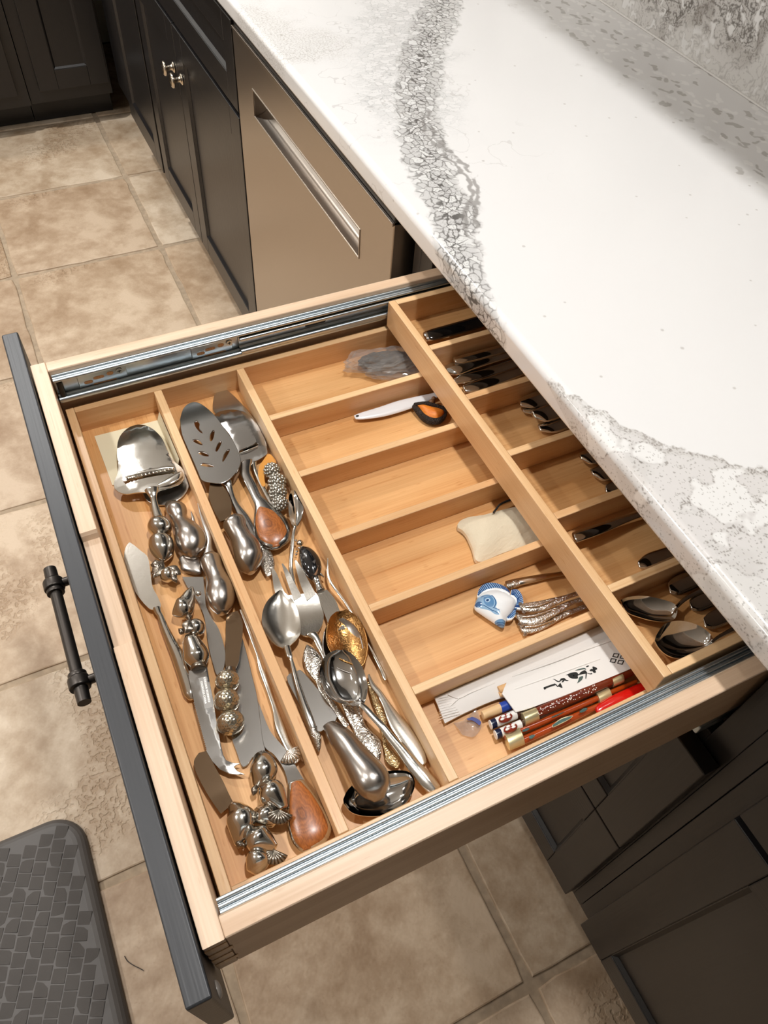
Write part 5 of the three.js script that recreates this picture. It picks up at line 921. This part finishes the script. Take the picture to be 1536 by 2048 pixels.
{ // silver in the fifth bay
  const g = thing('table_knife', 'banded silver knife handle lying behind the porcelain fish', 'knife');
  part('handle', rod(lr(ZK_, [[420, 250, 455, 335, 4.5], [500, 228, 525, 315, 4.5], [620, 205, 650, 290], [760, 180, 790, 255], [900, 160, 925, 220], [1060, 140, 1080, 190], [1250, 110, 1270, 160]]), { ratio: 0.5 }), S.silver, g);
  part('band', rod(lr(ZK_, [[430, 255, 470, 345, 4.5], [490, 238, 525, 330], [555, 225, 592, 305]]), { ratio: 0.56 }), S.ornate, g); finish(g);
  const F = [['ornate silver fork handle on top of the stack in the fifth cross bay', 11, [[600, 520, 640, 610], [700, 500, 740, 615], [830, 480, 880, 590], [960, 450, 1000, 540], [1100, 420, 1130, 475], [1260, 370, 1280, 420], [1420, 320, 1440, 370]]], ['ornate silver fork handle with a scalloped end against the fifth divider', 8, [[560, 640, 625, 770], [690, 640, 760, 780], [850, 605, 905, 720], [1000, 550, 1035, 640], [1140, 490, 1185, 545], [1300, 440, 1330, 490], [1440, 390, 1460, 440]]], ['darkened silver fork handle lowest in the fifth bay stack', 4, [[590, 760, 655, 880], [720, 750, 800, 850], [900, 690, 950, 775], [1060, 620, 1100, 690], [1250, 560, 1285, 610], [1430, 500, 1450, 550]]]];
  F.forEach(([lab, h, st]) => { const f = thing('fork', lab, 'fork'); part('handle', rod(lr(ZK_, st.map((s) => [...s, h])), { ratio: 0.3 }), S.ornate, f); const e = st[0]; part('scalloped_end', merge([0, 1, 2, 3].map((k) => ball(ZK_, mix(e[0], e[2], k / 3) - 4, mix(e[1], e[3], k / 3), h, 24, 1, 0.6, 1)).concat([rod(cl(ZK_, [[e[0] + 60, e[1] + 30, h + 2.5, 12], [e[0] + 200, e[1] + 20, h + 3, 14], [e[0] + 400, e[1] - 50, h + 2, 10]]), { n: 8 })])), S.ornate, f); finish(f); });
}
// ---------------------------------------------------------------- chopsticks in the sixth bay
const paper = M({ color: 0xe6e2dd, roughness: 0.8 }), lacquer = MP({ color: 0xa5400f, roughness: 0.14, clearcoat: 1, clearcoatRoughness: 0.06 }), foil = M({ color: 0xd8cba0, metalness: 0.75, roughness: 0.3 });
{ // plain sleeve
  const g = thing('chopstick_sleeve', 'plain white paper chopstick sleeve with a crimped end along the fifth divider', 'paper sleeve');
  part('sleeve', blade(lr(ZL_, [[125, 455, 185, 600, 6, 1], [235, 408, 290, 545, 6, 2], [400, 345, 440, 480, 6, 3], [560, 275, 610, 425, 6, 3], [800, 170, 850, 330, 6, 3], [1000, 78, 1050, 240, 6, 3], [1200, -10, 1250, 150, 6, 2]]), { t: 2.2, n: 10 }), paper, g);
  part('fold', merge([rod(cl(ZS_, [[250, 130, 8, 6], [330, 165, 8.5, 9], [420, 180, 8.5, 7], [560, 110, 9, 8], [760, 30, 9, 7], [900, -30, 9, 7]]), { n: 8, ratio: 0.5 }), rod(cl(ZS_, [[270, 310, 7.5, 5], [340, 240, 8.5, 8], [400, 190, 8.5, 6]]), { n: 8, ratio: 0.5 })]), paper, g);
  const cr = []; for (let i = 0; i < 9; i++) cr.push(rod(cl(ZS_, [[110 + i * 4, 190 + i * 36, 7.4, 3], [260 + i * 20, 160 + i * 30, 7.6, 3]]), { n: 6, ratio: 0.6, sub: 2 })); part('crimp', merge(cr), paper, g); finish(g);
}
{ // printed sleeve with wooden sticks
  const g = thing('chopstick_sleeve', 'white paper chopstick sleeve with black brush writing and a lattice mark', 'paper sleeve');
  const h = 14;
  const b = part('sleeve', blade(lr(ZL_, [[488, 442, 560, 540, h], [540, 350, 622, 524], [700, 288, 760, 474], [850, 232, 902, 420], [1040, 152, 1112, 335], [1180, 92, 1250, 275]]), { t: 1.4, n: 6, sub: 3 }), paper, g);
  part('fold', merge([rod(cl(ZQ_, [[310, 345, h, 10], [700, 210, h + 0.6, 12], [1000, 95, h + 0.4, 10], [1300, -10, h, 10]]), { n: 8, ratio: 0.4 }), rod(cl(ZQ_, [[330, 470, h, 8], [760, 320, h + 0.3, 7], [1150, 180, h, 8]]), { n: 8, ratio: 0.3 })]), paper, b);
  const inkM = M({ color: 0x1c1c1a, roughness: 0.8 }), green = M({ color: 0x4a5a55, roughness: 0.8 });
  const ink = (l, m = inkM) => part('ink_mark', plate(ZR_, l, h + 0.35, 0.3, [], undefined, 3), m, b, 'black brush writing');
  // brush strokes, read along the sleeve
  ink([[200, 690], [230, 680], [300, 655], [350, 640], [365, 635], [372, 658], [300, 682], [240, 705], [225, 722], [203, 718]]);
  ink([[335, 572], [362, 572], [390, 588], [420, 600], [440, 585], [450, 565], [500, 555], [530, 580], [566, 590], [540, 600], [505, 592], [490, 612], [462, 618], [480, 590], [462, 590], [440, 606], [415, 612], [380, 600], [362, 580]]);
  ink([[362, 640], [385, 645], [405, 670], [440, 628], [452, 640], [475, 690], [462, 698], [420, 680], [400, 684]]);
  ink([[525, 512], [600, 478], [680, 470], [712, 500], [740, 470], [800, 440], [832, 470], [830, 488], [760, 500], [700, 520], [700, 560], [620, 562], [570, 540], [556, 515]]);
  ink([[815, 495], [832, 490], [822, 560], [812, 562]]); ink([[835, 482], [880, 490], [908, 482], [900, 500], [850, 492]]);
  ink([[870, 440], [900, 420], [918, 425], [915, 390], [940, 390], [980, 410], [978, 430], [955, 440], [965, 470], [935, 480], [915, 455], [885, 455]]); ink([[820, 385], [850, 372], [864, 380], [830, 396]]);
  ink([[660, 445], [720, 420], [800, 408], [820, 435], [790, 425], [720, 440]], green); ink([[690, 632], [710, 580], [720, 545], [770, 525], [775, 550], [750, 590]], green);
  ink([[628, 520], [642, 512], [650, 522], [638, 532]], paper);
  for (const [x, y] of [[1255, 222], [1215, 298], [1325, 322], [1362, 244]]) { const k = (q) => { const s = q * 1.22; return [[x - 42 * s, y + 18 * s], [x - 24 * s, y - 26 * s], [x + 44 * s, y - 18 * s], [x + 24 * s, y + 30 * s]]; }; part('ink_mark', plate(ZR_, k(1), h + 0.35, 0.3, [k(0.72)], undefined, 1), inkM, b, 'lattice emblem'); }
  part('wooden_stick', merge([rod(lr(ZQ_, [[165, 445, 195, 505, 10], [310, 390, 340, 470, 10], [700, 240, 730, 320, 10]]), { ratio: 0.6, cap: [0.05, 0.1], n: 8, sub: 2 }), rod(lr(ZQ_, [[175, 500, 200, 550, 8], [320, 470, 350, 540, 8], [700, 320, 730, 400, 8]]), { ratio: 0.6, cap: [0.05, 0.1], n: 8, sub: 2 })]), M({ color: 0xdcb07c, roughness: 0.6 }), g, 'pale wooden chopsticks'); finish(g);
}
function chopstick(name, label, st, m, o = {}) { const g = thing(name, label, 'chopstick'); part('stick', rod(cl(o.z ?? ZQ_, st), { n: 16, sub: 3, cap: [0.08, 0.2] }), m, g); return g; }
{ const g = chopstick('chopstick', 'pale bamboo chopsticks wrapped with a blue paper band', [[25, 725, 6.5, 42], [160, 670, 6.5, 45], [300, 615, 6, 45], [700, 460, 4.5, 30], [1200, 270, 4.5, 24]], M({ color: 0xe0bb8a, roughness: 0.5 }));
  part('blue_band', rod(cl(ZQ_, [[195, 655, 6.5, 50], [290, 618, 6.5, 50]]), { cap: [0.02, 0.02], sub: 2, n: 20 }), M({ color: 0x1b3f9a, roughness: 0.4 }), g, 'blue paper band'); finish(g); }
for (const [i, dy, dx, lab] of [[0, 0, 0, 'floral white-ended chopstick beside the blue-banded bamboo'], [1, 98, 48, 'floral white-ended chopstick beside the gold-banded red sticks']]) {
  const g = chopstick('chopstick', lab, [[100 + dx, 815 + dy, 8, 44], [400 + dx, 690 + dy, 8, 44], [800 + dx, 540 + dy - i * 30, 7, 36], [1300 + dx, 340 + dy - i * 50, 7, 30]], MP({ color: 0x3a1c14, roughness: 0.2, clearcoat: 0.8 }));
  const e = (x0, x1, r) => rod(cl(ZQ_, [[x0 + dx, 815 + dy - (x0 - 100) * 0.415, 8, r], [x1 + dx, 815 + dy - (x1 - 100) * 0.415, 8, r]]), { cap: [0.04, 0.02], sub: 2, n: 20 });
  part('white_wrap', e(98, 345, 46), M({ color: 0xe9e6e0, roughness: 0.3 }), g); part('navy_band', e(104, 150, 47.5), M({ color: 0x131b38, roughness: 0.3 }), g);
  const red = M({ color: 0x8f2f1c, roughness: 0.35 });
  const cx = 245 + dx, cy = 755 + dy, top = 8 + 11.4; part('red_roundel', ball(ZQ_, cx, cy - 6, 13, 74, 1, 0.45, 0.55), red, g);
  part('white_petal', merge([0, 1, 2, 3].map((k) => ball(ZQ_, cx + [-30, 25, -22, 30][k], cy + [14, -30, -14, -8][k] - 10, 16.2, 20, 1.1, 0.4, 0.6))), M({ color: 0xf0ece6, roughness: 0.3 }), g); finish(g);
}
{ // star-speckled dark sticks
  const sp = tex(256, 128, (u, v) => { const [f1, , id] = worley(u * 30, v * 14, 921, 30, 14); return f1 < 0.16 && id > 0.5 ? [240, 226, 214] : [88, 30, 16]; }); sp.repeat.set(22, 40);
  const g = chopstick('chopstick', 'dark red chopsticks speckled with white dots under gold foil bands', [[440, 740, 11, 46], [700, 630, 11, 52], [1000, 505, 11, 48], [1300, 375, 10, 42], [1500, 290, 10, 38]], MP({ color: 0x6a2411, roughness: 0.14, clearcoat: 1 }));
  part('dots', merge(Array.from({ length: 60 }, () => { const t = rnd(), s = rr(-0.8, 0.8), x = mix(560, 1130, t), y = mix(690, 450, t) + s * 38; return ball(ZQ_, x, y, 11 + 10.2 * Math.sqrt(1 - s * s) , rr(3, 6.5), 1, 0.4, 1); })), M({ color: 0xf1e7dc, roughness: 0.4 }), g, 'white lacquer dots');
  part('foil_band', rod(cl(ZQ_, [[415, 765, 11, 66], [545, 715, 11, 66]]), { cap: [0.02, 0.02], sub: 2, n: 20 }), foil, g, 'gold foil band'); part('foil_band', rod(cl(ZQ_, [[1265, 405, 10, 46], [1365, 365, 10, 46]]), { cap: [0.02, 0.02], sub: 2, n: 20 }), foil, g, 'gold foil band'); finish(g);
}
{ // red lacquer pair with shell inlay
  const inlay = M({ color: 0x56706b, metalness: 0.7, roughness: 0.15 }), rimM = M({ color: 0xd7c7a0, metalness: 0.6, roughness: 0.3 });
  const A = chopstick('chopstick', 'orange lacquered chopstick with shell inlays beside the speckled pair', [[230, 930, 7, 34], [440, 850, 7, 36], [800, 700, 7, 33], [1160, 545, 7, 27], [1500, 400, 6, 22]], lacquer);
  for (const l of [[[405, 868], [440, 848], [475, 846], [462, 866], [420, 882]], [[690, 735], [800, 690], [800, 698], [700, 745]]]) part('shell_inlay', plate(ZQ_, l, 15, 0.8), inlay, A); finish(A);
  const B = chopstick('chopstick', 'orange lacquered chopstick with a long shell inlay next to the drawer slide', [[290, 1010, 7, 42], [480, 935, 7, 40], [800, 790, 7, 38], [1100, 650, 6, 30], [1500, 480, 6, 24]], lacquer);
  for (const [l, h] of [[[[700, 812], [780, 760], [880, 728], [860, 755], [760, 806], [705, 832]], 15.6], [[[470, 925], [500, 908], [530, 912], [510, 940], [480, 950]], 15.8], [[[955, 682], [1000, 652], [1036, 655], [1010, 682], [965, 698]], 14.2]]) part('shell_inlay', plate(ZQ_, l, h, 0.9), inlay, B, 'glinting shell inlay');
  part('inlay_ring', plate(ZQ_, [[692, 818], [780, 750], [888, 724], [862, 760], [760, 814], [700, 838]], 15.3, 0.9), rimM, B);
  part('foil_band', rod(cl(ZQ_, [[255, 975, 8, 92], [395, 920, 8, 92]]), { cap: [0.02, 0.02], sub: 2, n: 22, ratio: 0.62 }), foil, B, 'gold foil band around both sticks'); part('foil_band', rod(cl(ZQ_, [[1130, 560, 8, 54], [1245, 510, 8, 54]]), { cap: [0.02, 0.02], sub: 2, n: 20, ratio: 0.7 }), foil, B, 'gold foil band'); finish(B);
}
{ const g = thing('chopstick_case', 'glossy red rounded case end in the sixth cross bay', 'case');
  part('case', rod(cl(ZQ_, [[1130, 680, 9, 40], [1180, 650, 9, 56], [1300, 590, 9, 66], [1420, 540, 9, 70], [1536, 490, 9, 70], [1700, 420, 9, 68]]), { ratio: 0.75, n: 26, cap: [0.5, 0.2] }), MP({ color: 0xc8120c, roughness: 0.2, clearcoat: 0.8 }), g); finish(g); }
{ const g = thing('plastic_wrapper', 'scrap of clear wrapper with a blue print beside the paper sleeve', 'wrapper');
  part('film', plate(ZS_, [[330, 520], [480, 490], [640, 350], [720, 540], [690, 640], [600, 735], [500, 710], [430, 680]], 2.2, 0.3, [], (x, z) => 0.002 * Math.sin(x * 400) * Math.cos(z * 300)), MP({ color: 0xf4f2f0, transmission: 0.9, roughness: 0.08, thickness: 0 }), g);
  part('blue_print', plate(ZS_, [[515, 470], [560, 455], [590, 445], [650, 465], [700, 500], [715, 525], [690, 562], [650, 530], [590, 495], [530, 490]], 5, 0.2), M({ color: 0x28327c, roughness: 0.35 }), g); finish(g); }
// ---------------------------------------------------------------- upper tray
BASE = T2F;
const up = (name, label, cat, group, z, st, o = {}) => { const g = thing(name, label, cat, group); part('handle', rod(lr(z, st), { ratio: o.ratio ?? 0.4, n: 20 }), o.m ?? S.chrome, g); return g; };
{ const g = up('steak_knife', 'single black-handled knife in the upper tray bay on the dishwasher side', 'knife', undefined, ZM_, [[1072, 640, 1095, 705, 9], [1130, 612, 1165, 715, 9], [1300, 565, 1335, 678], [1530, 500, 1560, 615], [1700, 450, 1730, 560]], { m: MP({ color: 0x0e0d0d, roughness: 0.12, clearcoat: 0.6 }) });
  part('steel_cap', rod(lr(ZM_, [[1062, 640, 1085, 715, 8], [1100, 625, 1120, 725, 8], [1300, 580, 1320, 690, 8]]), { ratio: 0.45 }), S.chrome, g); finish(g); }
const K = 'knives in the second bay of the upper tray', Fk = 'forks in the third bay of the upper tray', G4 = 'handles in the fourth bay of the upper tray';
[['table_knife', 'polished knife with a beaded bolster, uppermost in the second bay of the upper tray', 'knife', K, ZN_, [[795, 540, 810, 580, 14], [850, 525, 870, 575], [980, 490, 1000, 545], [1150, 445, 1170, 500]]],
  ['table_knife', 'wide polished knife handle below the beaded bolster knife', 'knife', K, ZN_, [[735, 600, 762, 655, 9], [800, 570, 832, 662], [950, 525, 975, 610], [1180, 460, 1200, 540]]],
  ['table_knife', 'polished knife handle between the wide one and the lowest one', 'knife', K, ZN_, [[792, 690, 812, 728, 6], [860, 650, 895, 715], [1000, 615, 1025, 680], [1220, 545, 1240, 610]]],
  ['table_knife', 'lowest polished knife handle against the second divider of the upper tray', 'knife', K, ZN_, [[860, 738, 880, 785, 5], [925, 708, 958, 780], [1080, 655, 1108, 735], [1270, 590, 1290, 660]]],
  ['dinner_fork', 'round-ended polished handle topmost in the third bay of the upper tray', 'fork', Fk, ZO_, [[542, 130, 558, 180, 13], [620, 92, 655, 190], [770, 45, 810, 150]]],
  ['dinner_fork', 'polished handle end showing just under the topmost one of the third bay', 'fork', Fk, ZO_, [[555, 185, 580, 225, 6], [640, 160, 680, 235], [800, 100, 840, 190]]],
  ['dinner_fork', 'polished handle end in the middle of the third bay stack', 'fork', Fk, ZO_, [[628, 205, 655, 265, 12], [700, 175, 740, 285], [860, 120, 890, 230]]],
  ['dinner_fork', 'polished handle end against the third divider of the upper tray', 'fork', Fk, ZO_, [[670, 305, 695, 352, 6], [760, 270, 800, 360], [920, 220, 950, 300]]],
  ['salad_fork', 'polished handle end on the dishwasher side of the fourth upper tray bay', 'fork', G4, ZO_, [[950, 498, 970, 545, 10], [1010, 475, 1045, 575], [1170, 425, 1200, 530]]],
  ['salad_fork', 'polished handle end in the middle of the fourth bay of the upper tray', 'fork', G4, ZO_, [[1030, 608, 1050, 655, 8], [1090, 585, 1130, 690], [1250, 535, 1280, 640]]],
  ['salad_fork', 'polished handle end against the fourth divider of the upper tray', 'fork', G4, ZO_, [[1135, 712, 1140, 772, 6], [1190, 690, 1205, 775], [1330, 640, 1350, 730]]],
  ['serving_spoon', 'broad polished handle sloping along the fifth bay of the upper tray', 'spoon', undefined, ZO_, [[905, 1040, 935, 1110, 14], [960, 1020, 1010, 1085, 14], [1080, 980, 1130, 1040, 13], [1200, 942, 1240, 990, 12], [1340, 903, 1360, 940, 11], [1500, 850, 1520, 890, 10]]],
  ['table_spoon', 'round-ended polished handle against the fifth divider of the upper tray', 'spoon', undefined, ZO_, [[1352, 1235, 1368, 1285, 7], [1410, 1185, 1440, 1290], [1530, 1145, 1555, 1240], [1680, 1095, 1700, 1180]]]
].forEach(([n, l, c, gr, z, st]) => finish(up(n, l, c, gr, z, st)));
{ // spoons in the nearest bay
  const a = thing('soup_spoon', 'polished spoon with a long oval bowl in the last bay of the upper tray', 'spoon');
  part('bowl', blade(lr(ZP_, [[498, 705, 505, 720, 12, 0], [545, 685, 545, 790, 12, -5], [620, 675, 640, 828, 12, -8], [700, 680, 730, 850, 12, -9], [790, 700, 820, 856, 12, -7], [860, 722, 880, 835, 12, -4], [893, 745, 900, 775, 12, 0]]), { t: 1.2, n: 14 }), S.chrome, a); part('handle', rod(cl(ZP_, [[890, 755, 12, 14], [950, 700, 12, 15], [1030, 655, 11, 18], [1150, 600, 10, 26], [1300, 530, 10, 30]]), { ratio: 0.5 }), S.chrome, a); finish(a);
  const b = thing('soup_spoon', 'polished spoon with a deep round dark bowl in the last bay of the upper tray', 'spoon');
  part('bowl', blade(lr(ZP_, [[745, 960, 738, 990, 14, 0], [800, 880, 770, 1045, 14, -8], [880, 852, 830, 1095, 14, -11], [970, 858, 910, 1115, 14, -12], [1060, 890, 1010, 1100, 14, -10], [1130, 945, 1090, 1055, 14, -6], [1152, 990, 1145, 1020, 14, 0]]), { t: 1.2, n: 16 }), S.chrome, b); part('handle', rod(cl(ZP_, [[1140, 1005, 14, 14], [1200, 960, 13, 16], [1320, 900, 12, 22]]), { ratio: 0.5 }), S.chrome, b); finish(b);
  const N = 'nested spoon handles in the last bay of the upper tray';
  for (const [x, y, n, w] of [[835, 600, 4, 'behind the oval bowl'], [985, 715, 3, 'between the two bowls'], [1085, 840, 3, 'behind the round bowl']]) for (let k = 0; k < n; k++) {
    const o = k * 7; finish(up('tea_spoon', ['lowest', 'second', 'third', 'topmost'][n === 3 && k === 2 ? 3 : k] + ' rounded handle of the nested spoons ' + w + ' in the last upper bay', 'spoon', N, ZP_, [[x, y - o, x + 22, y + 62 - o, 2.5 + k * 3.2], [x + 55, y - 45 - o, x + 90, y + 65 - o], [x + 220, y - 110 - o, x + 250, y - 5 - o]], { ratio: 0.16 }));
  }
}
BASE = TF; FIT = null;
{ // a stray hair on the tiles
  const g = thing('hair_strand', 'short dark hair lying on the tile beside the mat', 'hair');
  const P = [[249, 1912], [254, 1921], [266, 1930], [278, 1936], [287, 1941]].map(([u, v]) => at(u, v, -CY + 0.0012));
  part('strand', new THREE.TubeGeometry(new THREE.CatmullRomCurve3(P), 24, 0.0006, 6), M({ color: 0x2a2320, roughness: 0.6 }), g); finish(g);
}
scene.traverse((o) => { if (o.isMesh || o.isLight) { o.castShadow = true; if (o.isMesh) o.receiveShadow = true; } });
renderer.render(scene, camera);
